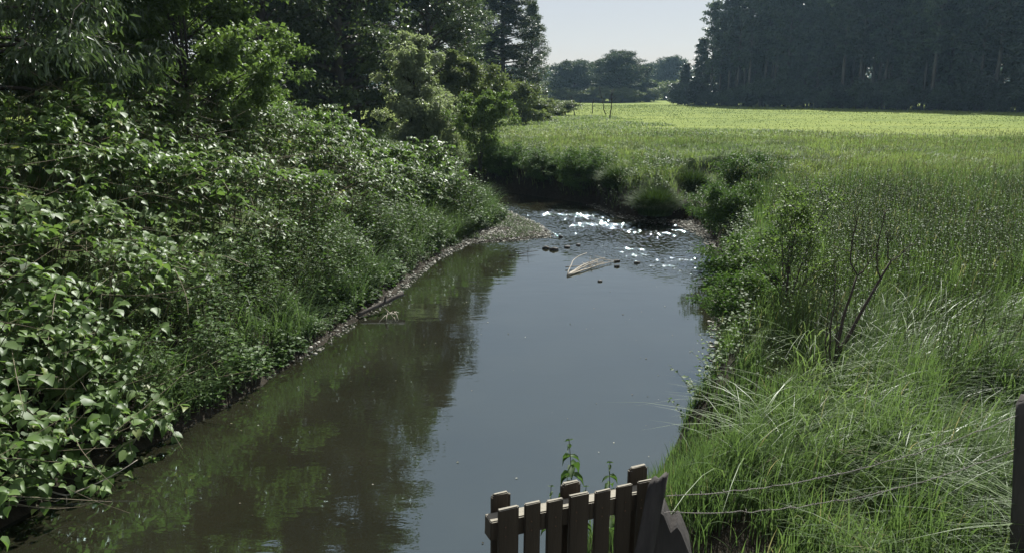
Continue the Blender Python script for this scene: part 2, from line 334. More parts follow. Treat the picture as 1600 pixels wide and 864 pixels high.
def subdiv(v, f):
    V = list(map(tuple, v)); cache = {}; out = []
    def mid(a, b):
        k = (min(a, b), max(a, b))
        if k not in cache: cache[k] = len(V); V.append(tuple((np.array(V[a])+np.array(V[b]))/2*1.08))
        return cache[k]
    for a, b, c in f: ab, bc, ca = mid(a, b), mid(b, c), mid(c, a); out += [[a, ab, ca], [ab, b, bc], [ca, bc, c], [ab, bc, ca]]
    return np.array(V), np.array(out)
def scatter(n, x0, x1, y0, y1, cond, R):
    xs = R.uniform(x0, x1, n); ys = R.uniform(y0, y1, n); k = cond(xs, ys); return xs[k], ys[k]
M['pebble'] = leafmat('pebble', [(0, (.045, .045, .028)), (.6, (.10, .098, .065)), (.7, (.2, .19, .15)), (1, (.42, .40, .34))], 0.0, .7, .4)
g = Acc()
for k in range(6):
    x, y = scatter(9000, -5.2, 6.5, 11.0, 28, lambda x, y: (sdt(x, y) < .12) & (sdw(x, y) > -.12) & (vnoise(x, y, .5, 40+k) > .3), R)
    v, f = icos(k, .5); n = len(x); th = R.uniform(0, 6.3, n)
    Xa = np.stack([np.cos(th), np.sin(th), 0*th], -1); Ya = np.stack([-np.sin(th), np.cos(th), 0*th], -1); Za = np.tile([0, 0, 1.], (n, 1))
    sz = .012+.028*R.random(n)**3+.01*(y > 18)
    g.add(*instance(v, [f], np.stack([x, y, np.maximum(groundz(x, y), 0)+.004], -1), Xa, Ya, Za, sz, R.random(n)))
tag(obj('gravel', g.mesh('gravel', M['pebble'], True)), 'pale wet gravel and pebbles along the waterline and on the low bar at the bend', 'gravel', kind='stuff')

# ------------------------------------------------------------------ left bank: knotweed thicket
def canopy(x, y):
    """top of the thicket above the left bank"""
    d = np.maximum(sdt(x, y), -1.2)
    base = np.interp(d, [-1.0, 0, 1, 2, 4, 6, 8, 12], [.55, 1.05, 1.75, 2.5, 3.9, 4.9, 5.3, 5.5])-1.1*sstep(17, 27, y)*sstep(1, 4, d)
    n = (vnoise(x, y, 1.6, 50)-.5)*1.5+(vnoise(x, y, .6, 51)-.5)*.7
    near = 1-sstep(9, 11.5, y)
    return base+n*sstep(0, 1.5, d)*.8+n*.25-(1-near)*.15
def knot_region(x, y):
    d = sdt(x, y); near = 1-sstep(8.6, 10.8, y)
    lim = -(.55+.35*sstep(5.5, 7.5, y)*(1-sstep(8.6, 10, y)))*near+(1-near)*(1.25+.9*(vnoise(x, y, 1.5, 55)-.4))-sstep(19, 22, y)*.4
    return inside(x, y, LEFTLAND) & (d > lim) & (d < 9.5)
def make_thicket():
    R = np.random.default_rng(11); A = Acc(); B = Acc(); St = Acc()
    for layer, (dens, dz) in enumerate([(36, 0.0), (18, .45), (7, 1.0)]):
        x, y = scatter(int(dens*15*29), -15.5, -.5, 3, 32, lambda x, y: knot_region(x, y) & (y > 3+0*x), R)
        e = .15; gxx = (canopy(x+e, y)-canopy(x-e, y))/(2*e); gyy = (canopy(x, y+e)-canopy(x, y-e))/(2*e)
        z = canopy(x, y)-dz-R.random(len(x))*.3
        gp = (vnoise(x, y, 1.15, 57, 2) > .40) | (R.random(len(x)) < .12); gp2 = vnoise(x, y, .42, 58, 2) > .34; k = gp & gp2 | (layer == 2); x, y, z, gxx, gyy = [q[k] for q in (x, y, z, gxx, gyy)]
        gr = groundz(x, y); k = z > gr+.1; x, y, z, gxx, gyy, gr = [q[k] for q in (x, y, z, gxx, gyy, gr)]
        n = len(x); N = nrm(np.stack([-gxx, -gyy, np.ones(n)], -1))
        out = np.arctan2(-gyy, -gxx)+R.normal(0, .7, n)
        L = R.uniform(.35, .9, n)*(1 if layer == 0 else .8); far = sstep(12, 22, y)
        ax = np.stack([np.cos(out), np.sin(out), R.uniform(-.15, .5, n)], -1)
        tip = np.stack([x, y, z], -1); b0 = tip-ax*L[:, None]; b1 = (tip+b0)/2+np.array([0, 0, 1.])*(.12*L)[:, None]
        tip = tip-np.array([0, 0, 1.])*(.22*L)[:, None]
        stems(St, b0, b1, tip, np.full(n, .005), np.full(n, .0025), R.uniform(.2, 1, n), 3, 3)
        nl = 9
        for i in range(nl):
            t = (i+.7)/nl+R.uniform(-.03, .03, n); tt = t[:, None]
            c = (1-tt)**2*b0+2*tt*(1-tt)*b1+tt**2*tip
            side = (1 if i % 2 else -1); ah = nrm(ax*[1, 1, 0]); s = np.stack([-ah[:, 1], ah[:, 0], 0*ah[:, 0]], -1)*side
            if i == nl-1: s = s*.2
            d = ah*R.uniform(.2, .9, (n, 1))+s*.95+np.stack([0*x, 0*x, R.uniform(-.75, .05, n)], -1)
            up = nrm(np.array([0, 0, 1.])*.95+N*.35+R.normal(0, .32, (n, 3)))
            sz = R.uniform(.06, .155, n)*(1-.35*t)*(1+.12*far)*(.75+.5*vnoise(x, y, 2.5, 66, 1))*1.05
            rn = np.clip(R.normal(.45, .2, n)+(t-.5)*.25, 0, .97); rn[R.random(n) < .012] = 1
            kp = R.random(n) > .08+.25*(layer > 0)
            nearm = kp & (y < 13); farm = kp & (y >= 13)
            leaves(A, LEAF_BIG, c[nearm], up[nearm], d[nearm], sz[nearm], rn[nearm])
            leaves(A, LEAF_MID, c[farm], up[farm], d[farm], sz[farm]*1.05, rn[farm])
    # upright canes
    x, y = scatter(7*15*29, -15.5, -.5, 3, 31, lambda x, y: knot_region(x, y), R)
    gr = groundz(x, y); n = len(x); top = np.maximum(canopy(x, y)-.1, gr+.3); sh = R.normal(0, .25, (n, 2))
    d = sdt(x, y); 
    P0 = np.stack([x+sh[:, 0]-.3, y+sh[:, 1]+.1, gr-.05], -1); P2 = np.stack([x+.25, y-.1, top], -1); P1 = (P0+P2)/2+np.stack([-.15+0*x, 0*x, .2+0*x], -1)
    stems(St, P0, P1, P2, np.full(n, .010), np.full(n, .004), R.random(n)*.9, 4, 4)
    # dead pale leaning canes in the gaps
    x, y = scatter(900, -13, -3.5, 4, 20, lambda x, y: knot_region(x, y), R); n = len(x); z = canopy(x, y)-R.uniform(.1, .7, n)
    z = np.maximum(z, groundz(x, y)+.1)
    a = R.uniform(-1.2, 1.2, n); L = R.uniform(.5, 1.6, n); dv = np.stack([np.cos(a), np.sin(a), R.uniform(-.5, .6, n)], -1)*L[:, None]
    P0 = np.stack([x, y, z], -1)-dv/2; P2 = P0+dv; stems(St, P0, (P0+P2)/2+R.normal(0, .08, (n, 3)), P2, np.full(n, .006), np.full(n, .002), np.full(n, 1.), 4, 3)
    o = obj('knotweed_thicket', A.mesh('knotweed_leaves', M['knot'], True))
    tag(o, 'dense sunlit thicket of broad heart shaped leaves covering the left river bank', 'thicket', kind='stuff')
    s = obj('cane', St.mesh('knotweed_canes', M['stalk'], True), o); s['kind'] = 'stuff'
make_thicket()

def herb_patch(name, x, y, H, nleaf, lsize, mat, label, cat, R, lean=None, template=LEAF_NARROW, leafang=.3, gzf=groundz, wmul=1.6):
    n = len(x); A = Acc(); gr = gzf(x, y); a = R.uniform(0, 6.28, n); ln = R.uniform(.05, .35, n)*H
    dx = np.cos(a)*ln; dy = np.sin(a)*ln
    if lean is not None: dx = dx+lean[0]*H; dy = dy+lean[1]*H
    P0 = np.stack([x, y, gr-.03], -1); P2 = P0+np.stack([dx, dy, H], -1); P1 = P0+np.stack([dx*.2, dy*.2, H*.6], -1)
    S_ = Acc(); stems(S_, P0, P1, P2, np.full(n, .004), np.full(n, .0015), R.random(n)*.6, 3, 3)
    tv = template[0]*np.array([wmul, 1, 1])
    for i in range(nleaf):
        t = .18+.82*(i+.5)/nleaf+R.uniform(-.03, .03, n); tt = t[:, None]; c = (1-tt)**2*P0+2*tt*(1-tt)*P1+tt**2*P2
        az = a+i*2.4+R.normal(0, .4, n); d = np.stack([np.cos(az), np.sin(az), R.uniform(-.5, .7, n)*leafang*2], -1)
        up = nrm(np.array([0, 0, 1.])+R.normal(0, .35, (n, 3)))
        sz = lsize*R.uniform(.6, 1.25, n)*(1.15-.5*t)
        leaves(A, (tv, template[1]), c, up, d, sz, np.clip(R.normal(.5, .22, n)+.15*(t-.5), 0, 1))
    o = tag(obj(name, A.mesh(name, mat, True)), label, cat, kind='stuff')
    s = obj('stem', S_.mesh(name+'_stems', M['stalk'], True), o); s['kind'] = 'stuff'
    return o
R = np.random.default_rng(21)
# low herbs between thicket and shore
x, y = scatter(60000, -7, .3, 8.4, 29.5, lambda x, y: inside(x, y, LEFTLAND) & (sdt(x, y) > .05-.1) & (sdt(x, y) < 2.3) & (R.random(len(x)) < .55), R)
H = (.15+1.7*np.clip(vnoise(x, y, .55, 60, 2)-.2, 0, 1)**1.2)*(.55+.45*sstep(0, .7, sdt(x, y)))*R.uniform(.7, 1.25, len(x))
k = (vnoise(x, y, .9, 62) > .45) & (R.random(len(x)) < .6)
herb_patch('bank_nettles', x[k], y[k], H[k]*1.15, 9, .115, M['herb'], 'larger leaved nettles in clumps between the broad leaved thicket and the left waterline', 'nettles', R, lean=(.15, -.08), wmul=2.4, template=LEAF_NARROW)
k = ~k & (R.random(len(x)) < .8)
herb_patch('bank_herbs', x[k], y[k], H[k], 11, .07, M['herb'], 'fine leaved green herbs between the broad leaved thicket and the left waterline', 'herbs', R, lean=(.2, -.1), wmul=1.7)
x, y = scatter(9000, -2.5, 1.5, 19.5, 27.5, lambda x, y: (sdt(x, y) < .1) & (sdw(x, y) > .12) & (vnoise(x, y, .35, 63, 2) > .45) & (R.random(len(x)) < .7), R)
herb_patch('bar_plants', x, y, R.uniform(.05, .2, len(x)), 5, .05, M['herb'], 'low creeping green plants scattered over the gravel bar', 'ground cover', R, wmul=2.2)
# their grass
A = Acc(); x, y = scatter(50000, -7, .3, 8.4, 29.5, lambda x, y: inside(x, y, LEFTLAND) & (sdt(x, y) > 0) & (sdt(x, y) < 2.4) & (vnoise(x, y, .8, 61) > .47), R); n = len(x)
blades(A, np.stack([x, y, groundz(x, y)-.02], -1), R.uniform(.5, 1.15, n), R.uniform(.009, .018, n), R.normal(-.4, 1.1, n), R.uniform(.3, 1.1, n), np.clip(R.normal(.28, .2, n), 0, .9), 4, R)
tag(obj('bank_grass', A.mesh('bank_grass', M['grass'], True)), 'tufts of grass among the herbs along the left waterline', 'grass', kind='stuff')

# ------------------------------------------------------------------ right bank and meadow grass
def right_land(x, y): return ~inside(x, y, LEFTLAND) & (sdt(x, y) > 0)
def infov(x, y, m=1.0): return (np.abs(x) < .667*1.04*(y*.97+.9)+m) & (y > 1.5)
R = np.random.default_rng(31)
A = Acc()
def grass_band(A, y0, y1, dens, hs, ws, nseg, x1=None, seed=0, dmax=None, bendr=(.3, 1.15)):
    x1 = x1 or y1*.72+2; area = (x1+6)*(y1-y0)
    x, y = scatter(int(dens*area), -6, x1, y0, y1, lambda x, y: infov(x, y), R)
    k = right_land(x, y); x, y = x[k], y[k]
    c = vnoise(x, y, 1.1, 71+seed); tuft = vnoise(x, y, .35, 75, 2); keep = (R.random(len(x)) < np.clip((tuft-.36)*4.5, .04, 1)) ; x, y, c = x[keep], y[keep], c[keep]
    n = len(x); h = (hs[0]+(hs[1]-hs[0])*c)*R.uniform(.6, 1.15, n)
    d = sdt(x, y); az = vnoise(x, y, 2.3, 77)*9+R.normal(0, .8, n)
    # at the river's edge the grass hangs towards the water
    ed = 1-sstep(.2, 1.3, d); az = np.where(R.random(n) < ed*.35, np.pi+R.normal(0, .8, n), az); h = h*(1-.35*ed)*(1-.22*(1-sstep(.8, 1.8, d))*(y < 9.5)); bendk = 1-.25*(1-sstep(.8, 1.8, d))*(y < 9.5)*(.35+.65*gulf(x, y))
    bend = bendk*R.uniform(*bendr, n)*(.5+1.0*vnoise(x, y, 1.7, 78))*(1-.5*ed)
    rn = np.clip(R.normal(.45, .2, n)+.25*(vnoise(x, y, 3, 79)-.5), 0, .93); rn[R.random(n) < .02] = 1
    blades(A, np.stack([x, y, groundz(x, y)-.03], -1), h, R.uniform(*ws, n), az, bend, rn, nseg, R)
grass_band(A, 1.8, 8.5, 1700, (.35, .95), (.006, .015), 5, 8.2, bendr=(.1, 1.15))
grass_band(A, 8.5, 14, 800, (.4, 1.0), (.009, .018), 4, 11.5, bendr=(.08, .85))
grass_band(A, 14, 22, 330, (.4, .95), (.014, .026), 3, 17, bendr=(.05, .6))
x, y = scatter(30000, 0, 8, 2, 8.5, lambda x, y: infov(x, y) & right_land(x, y) & (sdt(x, y) > 1.1) & (vnoise(x, y, .6, 88, 2) > .56) & (R.random(len(x)) < .22), R); n = len(x)
blades(A, np.stack([x, y, groundz(x, y)-.03], -1), R.uniform(.6, 1.0, n), R.uniform(.010, .018, n), vnoise(x, y, 1.2, 89)*12+R.normal(0, .6, n), R.uniform(.7, 1.5, n), R.uniform(.6, .9, n), 6, R)
tag(obj('tall_grass', A.mesh('tall_grass', M['grass'], True)), 'tall lush uncut grass with arching blades on the right river bank', 'grass', kind='stuff')
A = Acc()
grass_band(A, 22, 32, 190, (.3, .75), (.018, .034), 3, 24, bendr=(.2, 1.1))
grass_band(A, 32, 46, 85, (.2, .55), (.028, .05), 2, 34, bendr=(.3, 1.3))
k0 = A.n
# beyond: tall grass only on the left part and scattered tufts, short sward further off
def band_far(A, y0, y1, dens, h, w, xf0, xf1):
    xa = -.1*y0-6; xb = y1*.75+3
    x, y = scatter(int(dens*(xb-xa)*(y1-y0)), xa, xb, y0, y1, lambda x, y: infov(x, y, 3) & right_land(x, y), R)
    edge = xf0+(xf1-xf0)*(y-y0)/(y1-y0)+14*(vnoise(x, y, 9, 81)-.5); k = x < edge; x, y = x[k], y[k]; n = len(x)
    blades(A, np.stack([x, y, groundz(x, y)-.03], -1), R.uniform(*h, n), R.uniform(*w, n), R.uniform(0, 6.28, n), R.uniform(.4, 1.5, n), np.clip(R.normal(.5, .22, n)+.5*(vnoise(x, y*2, 5, 93)-.5), 0, 1), 2, R)
band_far(A, 46, 62, 40, (.12, .38), (.04, .07), 30, 8)
band_far(A, 62, 90, 20, (.12, .38), (.06, .1), 14, 12)
tag(obj('meadow_grass', A.mesh('meadow_grass', M['grassfar'], True)), 'rough pale seeded meadow grass between the river bend and the mown field', 'grass', kind='stuff')
A = Acc()
x, y = scatter(70000, -20, 110, 44, 170, lambda x, y: infov(x, y, 4) & right_land(x, y) & (R.random(len(x)) < .8), R); n = len(x)
blades(A, np.stack([x, y, groundz(x, y)-.02], -1), R.uniform(.04, .10, n)*(1+y/150), R.uniform(.03, .06, n)*(1+y/90), R.uniform(0, 6.28, n), R.uniform(.2, 1, n), R.uniform(.2, 1, n), 2, R)
M['mown'] = leafmat('mown_grass', [(0, (.075, .115, .018)), (1, (.125, .17, .032))], .35, .6, .2, patch=(.07, (.75, .82, .7), (1.2, 1.12, 1)))
tag(obj('mown_grass', A.mesh('mown_grass', M['mown'], True)), 'short bright yellow green mown grass of the far field', 'grass', kind='stuff')
# seed heads over the grass
x, y = scatter(17000, -4, 34, 7, 46, lambda x, y: infov(x, y) & right_land(x, y) & (sdt(x, y) > .5) & (gulf(x, y) > .5) & (vnoise(x, y, 2.6, 85) > .36) & (R.random(len(x)) < np.interp(y, [7, 14, 46], [.35, 1, .6])), R); n = len(x)
A = Acc(); P0 = np.stack([x, y, groundz(x, y)], -1); H = R.uniform(.75, 1.1, n)*np.interp(y, [15, 24, 46], [1, .72, .5]); P2 = P0+np.stack([R.normal(0, .1, n), R.normal(0, .1, n), H], -1)
stems(A, P0, (P0+P2)/2, P2, np.full(n, .002), np.full(n, .0012), R.uniform(.3, .8, n), 2, 3)
for k in range(3): leaves(A, LEAF_NARROW, P2-np.array([0, 0, .04*k]), nrm(R.normal(0, 1, (n, 3))), np.stack([R.normal(0, .35, n), R.normal(0, .35, n), np.ones(n)], -1), R.uniform(.03, .06, n)*(1+y/70), R.uniform(.2, 1, n))
M['seed'] = leafmat('seed_head', [(0, (.08, .10, .04)), (.6, (.14, .16, .07)), (1, (.32, .30, .2))], .3, .7, .2)
tag(obj('seed_heads', A.mesh('seed_heads', M['seed'])), 'pale seed heads standing over the uncut grass right of the river', 'seed heads', kind='stuff')
# leafy weeds standing in the tall grass
x, y = scatter(13000, 2.5, 15, 6.5, 18, lambda x, y: infov(x, y) & right_land(x, y) & (sdt(x, y) > .8) & (vnoise(x, y, 2.2, 83) > .40+.25*(y < 9)) & (np.hypot(x-3.3, (y-7.2)*.6) > .7) & (R.random(len(x)) < .75), R)
herb_patch('meadow_weeds', x, y, R.uniform(.7, 1.25, len(x)), 12, .042, M['herb'], 'upright small leaved weeds standing in the tall grass right of the river', 'weeds', R, wmul=2.0)
# brambles and herbs hanging on the undercut right bank
x, y = scatter(60000, -8, 8, 8, 40, lambda x, y: right_land(x, y) & (sdt(x, y) < .55) & (R.random(len(x)) < .5), R)
herb_patch('bank_brambles', x, y, R.uniform(.25, .6, len(x)), 8, .07, M['herb'], 'dark trailing herbs and brambles on the steep undercut right bank', 'undergrowth', R, lean=(-.5, -.25), template=LEAF_RHOMB, wmul=1.2)
x, y = scatter(14000, -14, 12, 23, 42, lambda x, y: right_land(x, y) & (sdt(x, y) < 3.2) & (sdt(x, y) > .3) & (gulf(x, y) > .8) & (vnoise(x, y, 1.5, 84) > .42), R)
herb_patch('bend_herbs', x, y, R.uniform(.4, .9, len(x)), 9, .10, M['herb'], 'leafy herbs along the top of the bank at the river bend', 'herbs', R, wmul=2.0)

# ------------------------------------------------------------------ trees and shrubs
def tree_data(seed, H, Rr, base=.2, prof=None, nl=40, sub=3, ncl=3, nleaf=20, leaf=.15, tr=.2, up=.35, spread=.5, tpl=LEAF_RHOMB, droop=0, stems_n=1, wob=.03, rag=.7):
    R = np.random.default_rng(seed); T = Acc(); A = Acc()
    prof = prof or [(0, .6), (.35, 1), (.7, .75), (1, .12)]
    px, py = zip(*prof)
    P = []
    for s in range(stems_n):
        h = H*R.uniform(.8, 1) if stems_n > 1 else H; t = np.linspace(0, 1, 12)
        lean = R.uniform(0, 1)*(.28*Rr*2/H if stems_n > 1 else 0); la = R.uniform(0, 6.3)
        cx = np.cumsum(R.normal(0, wob*H/12, 12)); cy = np.cumsum(R.normal(0, wob*H/12, 12)); cx -= cx[0]; cy -= cy[0]
        cx = cx+np.cos(la)*lean*h*t**1.3; cy = cy+np.sin(la)*lean*h*t**1.3
        pts = np.stack([cx, cy, t*h*.97-.05], -1); tube(T, pts, tr*(1-t)**.8*(1 if stems_n == 1 else .7)+.012*H/10, 7)
        for i in range(nl//stems_n):
            f = base+(1-base)*((i+R.random())/(nl//stems_n))**.85; f = min(f, .985)
            o = np.array([np.interp(f, t, pts[:, k]) for k in range(3)]); fr = (f-base)/(1-base)
            L = Rr*np.interp(fr, px, py)*R.uniform(rag, 1.15); a = i*2.4+R.normal(0, .5)
            dz = up+R.normal(0, .12)+.5*fr
            d = np.array([np.cos(a), np.sin(a), dz]); d /= np.linalg.norm(d[:2]); e = o+d*L; m_ = (o+e)/2+np.array([0, 0, .10*L]); e = e-np.array([0, 0, droop*L])
            q = np.linspace(0, 1, 5)[:, None]; lp = (1-q)**2*o+2*q*(1-q)*m_+q**2*e
            tube(T, lp, np.linspace(tr*.32*(1-fr)+.012, .006, 5)*(H/14+.3), 4, cap=False)
            for j in range(sub):
                u = R.uniform(.3, 1); b = (1-u)**2*o+2*u*(1-u)*m_+u*u*e
                sd = nrm(d+R.normal(0, .9, 3)); sl_ = L*.42*R.uniform(.5, 1)*(1.15-.4*u); c2 = b+sd*sl_-np.array([0, 0, droop*sl_])
                tube(T, np.stack([b, (b+c2)/2+[0, 0, .04*L], c2]), np.array([.010, .007, .004])*(H/14+.3), 3, cap=False)
                for k in range(ncl): v = R.uniform(.35, 1.05); P.append((b*(1-v)+c2*v, spread*R.uniform(.6, 1.2)))
            P.append((e, spread))
    cc = np.array([p[0] for p in P]); sp = np.array([p[1] for p in P]); n = len(cc)*nleaf
    c = np.repeat(cc, nleaf, 0); s = np.repeat(sp, nleaf); cr = np.repeat(R.random(len(cc)), nleaf)
    pos = c+nrm(R.normal(0, 1, (n, 3)))*(R.random((n, 1))**.6)*s[:, None]*np.array([1, 1, .62])
    if droop: pos[:, 2] -= R.random(n)*droop*s*1.2
    d = nrm((pos-c)+R.normal(0, .35, (n, 3))*s[:, None]); d[:, 2] -= .25+droop*1.5
    upv = nrm(np.array([0, 0, 1.])+R.normal(0, .55, (n, 3)))
    leaves(A, tpl, pos, upv, d, leaf*R.uniform(.6, 1.3, n), np.clip(cr*.6+R.random(n)*.4, 0, 1))
    return T, A
def build_tree(name, label, cat, loc, data, leafm, rz=0, s=1, group=None, bark=None):
    T, A = data; r = thing(name, label, cat, loc, rz, group, s)
    obj('trunk', T.mesh(name+'_trunk', bark or M['bark'], True), r); obj('crown', A.mesh(name+'_crown', leafm, False), r)
    return r
def at(px, D, pz=None, z=None):
    return (px-800)/1200*D
# tall dark trees behind the left bank
tallA = tree_data(101, 26, 4.2, .05, [(0, .8), (.3, 1), (.65, .85), (1, .12)], 110, 5, 3, 26, .22, .32, .15, .8)
tallB = tree_data(102, 23, 3.6, .04, [(0, .75), (.3, 1), (.7, .7), (1, .1)], 100, 5, 3, 26, .21, .28, .3, .75)
tallC = tree_data(103, 21, 3.3, .04, [(0, .8), (.35, 1), (.7, .62), (1, .08)], 105, 5, 3, 24, .20, .26, .0, .55, wob=.02, rag=.55)
TL = [ # x, y, variant, scale, label
 (-9.4, 43, 0, 1.02, 'tallest dark tree rising behind the pale willow left of the river bend'),
 (-.9, 88, 2, (1.5, 1.5, .74), 'tall dark tree with ragged tiered branches against the sky at its right'),
 (2.6, 104, 1, .62, 'lower hazy dark tree just right of the ragged tiered tree'),
 (-11.5, 37, 1, 1.0, 'dark broad tree in the shade behind the left thicket'),
 (-15.5, 31, 0, .92, 'dark tree straight behind the round hazel bush'),
 (-5.6, 54, 1, (.95, .95, .78), 'dark dense tree just behind the olive shrubs left of the gap'),
 (-19.5, 25.5, 2, 1.0, 'dark tree between the overhanging willow and the round hazel bush'),
]
roots = {}
for i, (x, y, v, s, lb) in enumerate(TL):
    z = gz1(x, y)-.1
    if v not in roots:
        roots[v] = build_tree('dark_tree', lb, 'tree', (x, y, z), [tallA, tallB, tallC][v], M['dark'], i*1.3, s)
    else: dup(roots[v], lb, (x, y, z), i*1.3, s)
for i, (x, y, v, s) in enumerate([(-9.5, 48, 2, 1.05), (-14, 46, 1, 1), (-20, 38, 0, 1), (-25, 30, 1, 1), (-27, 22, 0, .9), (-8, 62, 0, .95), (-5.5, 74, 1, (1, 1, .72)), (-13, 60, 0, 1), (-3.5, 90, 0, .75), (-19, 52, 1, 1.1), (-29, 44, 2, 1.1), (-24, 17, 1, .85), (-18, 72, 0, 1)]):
    dup(roots[v], 'dark tree deep in the shaded wood behind the front trees left of the river', (x, y, gz1(x, y)-.1), i*2.1, s, 'trees deep in the left wood')

# overhanging willow top left, round hazel, pale willow, shrubs
d = tree_data(111, 8.6, 3.6, .22, [(0, .9), (.4, 1.05), (.8, .8), (1, .4)], 80, 7, 4, 26, .17, .16, .3, .42, LEAF_NARROW, droop=.35)
build_tree('willow_tree', 'overhanging willow with narrow hanging leaves at the top left corner', 'tree', (-9.6, 13.2, gz1(-9.6, 13.2)-.1), d, M['willow'])
d = tree_data(112, 5.6, 2.3, .12, [(0, .75), (.4, 1.05), (.75, .85), (1, .35)], 70, 6, 4, 28, .12, .08, .5, .26, stems_n=4, rag=.5)
build_tree('hazel_bush', 'round bright green leafy bush rising above the left thicket', 'bush', (-7.6, 18.5, gz1(-7.6, 18.5)), d, M['hazel'])
d = tree_data(113, 5.9, 1.75, .05, [(0, 1.0), (.3, 1), (.7, .6), (1, .2)], 75, 4, 3, 30, .13, .09, .8, .27, LEAF_RHOMB, stems_n=5, wob=.06, rag=.3, droop=.15)
build_tree('pale_willow', 'pale grey green willow catching the sun in front of the dark trees', 'tree', (-4.6, 35.6, gz1(-4.6, 35.6)), d, M['pale'])
d = tree_data(114, 4.6, 1.7, .15, [(0, .7), (.5, 1), (1, .3)], 54, 4, 3, 26, .16, .07, .5, .3, stems_n=4, rag=.35)
build_tree('olive_shrub', 'olive yellow tall shrub right of the pale willow', 'shrub', (-2.7, 45, gz1(-2.7, 45)), d, M['olive'])
d = tree_data(115, 3.9, 1.5, .02, [(0, 1.0), (.4, .9), (.7, .6), (1, .2)], 60, 4, 3, 13, .11, .05, .6, .2, stems_n=5, wob=.08, rag=.3)
hb = build_tree('bank_shrub', 'bright leafy shrub standing on the bank where the river bends out of sight', 'shrub', (-1.3, 32.9, .25), d, M['hazel'])
d = tree_data(116, 2.3, 1.35, .05, [(0, .8), (.5, 1), (1, .4)], 36, 5, 3, 22, .11, .04, .6, .2, LEAF_RHOMB, stems_n=5)
build_tree('willow_bush', 'greyish low willow bush behind the far end of the left thicket', 'bush', (-3.5, 35.2, gz1(-3.5, 35.2)), d, M['pale'])
d = tree_data(117, 4.2, 1.3, .3, [(0, .6), (.5, 1), (1, .5)], 22, 4, 2, 14, .14, .06, .3, .3, stems_n=2)
build_tree('young_tree', 'young tree with bright sunlit leaves before the black shade behind the thicket', 'tree', (-8.1, 26, gz1(-8.1, 26)), d, M['hazel'])
# bushes further up the left edge of the meadow
bd = tree_data(118, 2.9, 1.9, .05, [(0, .9), (.5, 1), (1, .4)], 34, 4, 3, 18, .2, .07, .4, .5, stems_n=4)
b0 = build_tree('meadow_bush', 'brownish green bush at the foot of the lower hazy tree', 'bush', (.6, 66, gz1(.6, 66)-.1), bd, M['olive'])
dup(b0, 'second bush to the right along the left meadow edge', (3.0, 74, gz1(3, 74)-.1), 1.2, (.95, .9, .6))
dup(b0, 'low bush at the right end of the bush row beside the leaning post', (6.2, 90, gz1(6, 90)-.1), 2.2, (1.1, 1, .5))
dup(b0, 'bush in front of the dark dense tree at the left meadow edge', (-1.5, 57, gz1(-1.5, 57)-.1), 3.2, (1, 1, 1.1))

# bare saplings and posts out on the meadow
def post_sapling(px, D, H, lean, label, seed):
    R = np.random.default_rng(seed); A = Acc(); t = np.linspace(0, 1, 6)
    x = at(px, D); pts = np.stack([lean*t+R.normal(0, .03, 6), 0*t, H*t], -1); tube(A, pts, np.linspace(.07, .03, 6), 6)
    for k in range(4):
        f = R.uniform(.35, .95); o = np.array([lean*f, 0, H*f]); a = R.uniform(0, 6.3); e = o+np.array([np.cos(a)*.5, np.sin(a)*.5, .5])*R.uniform(.5, 1.2); tube(A, [o, (o+e)/2+[0, 0, -.05], e], [.025, .02, .012], 4)
    tag(obj('bare_sapling', A.mesh('bare_sapling', M['twig'], True), loc=(x, D, gz1(x, D)-.05)), label, 'sapling')
post_sapling(896, 92, 2.3, -.5, 'short leaning dead post at the right end of the bushes', 1)
post_sapling(923, 100, 1.9, .05, 'thin upright bare sapling on the meadow, left of the pair', 2)
post_sapling(943, 96, 3.2, -.8, 'bare thin sapling leaning left, behind the darkest meadow sapling', 3)
post_sapling(950, 80, 2.9, .15, 'darkest and nearest bare sapling standing out on the meadow', 4)

# middle distance trees beyond the meadow
midA = tree_data(121, 13, 6.2, .02, [(0, .95), (.35, 1), (.7, .8), (1, .3)], 80, 5, 4, 20, .5, .3, .3, 1.3)
midB = tree_data(122, 16.5, 6.5, .02, [(0, .9), (.45, .9), (.75, .6), (1, .15)], 90, 5, 3, 18, .42, .3, .5, 1.1, rag=.45)
mA = build_tree('distant_tree', 'broad dark tree at the left of the distant clump beyond the meadow', 'tree', (at(893, 205), 205, 1.2), midA, M['far'], 0, (.95, .95, .74))
dup(mA, 'squat tree between the left tree and the tall middle tree of the distant clump', (at(922, 222), 222, 1.2), 2, (.9, .9, .74))
mB = build_tree('distant_tree', 'tall tree with an open feathery top in the middle of the distant clump', 'tree', (at(962, 200), 200, 1.2), midB, M['far'], 0, (1, 1, .74))
dup(mB, 'feathery tree just left of the tallest in the distant clump', (at(940, 212), 212, 1.2), 2, (.9, .9, .66))
dup(mA, 'tree at the right shoulder of the tall feathery tree', (at(985, 207), 207, 1.2), 4, (.8, .8, .66))
dup(mA, 'rounded hazy tree in the gap right of the distant clump', (at(1012, 290), 290, 1.5), 1, (1.0, 1, .88))
dup(mA, 'rounded hazy tree beside the left end of the right forest', (at(1040, 280), 280, 1.5), 5, (1.1, 1.1, 1.0))
dup(mA, 'far hazy tree just right of the pale roof at the left of the gap', (at(872, 260), 260, 1.5), 5, (.7, .7, .6))
for k, (px, D, s_) in enumerate([(880, 200, 1.1), (905, 196, .9), (925, 200, 1.2), (948, 192, 1), (966, 194, 1.1), (985, 198, .9), (1003, 205, 1.2), (1030, 240, 1.5), (1045, 230, 1.7)]):
    dup(b0, 'low dark bush at the foot of the distant trees beyond the meadow', (at(px, D), D, 1.2), k*1.7, (1.7*s_, 1.7*s_, 1.0*s_), 'bushes at the foot of the distant trees')
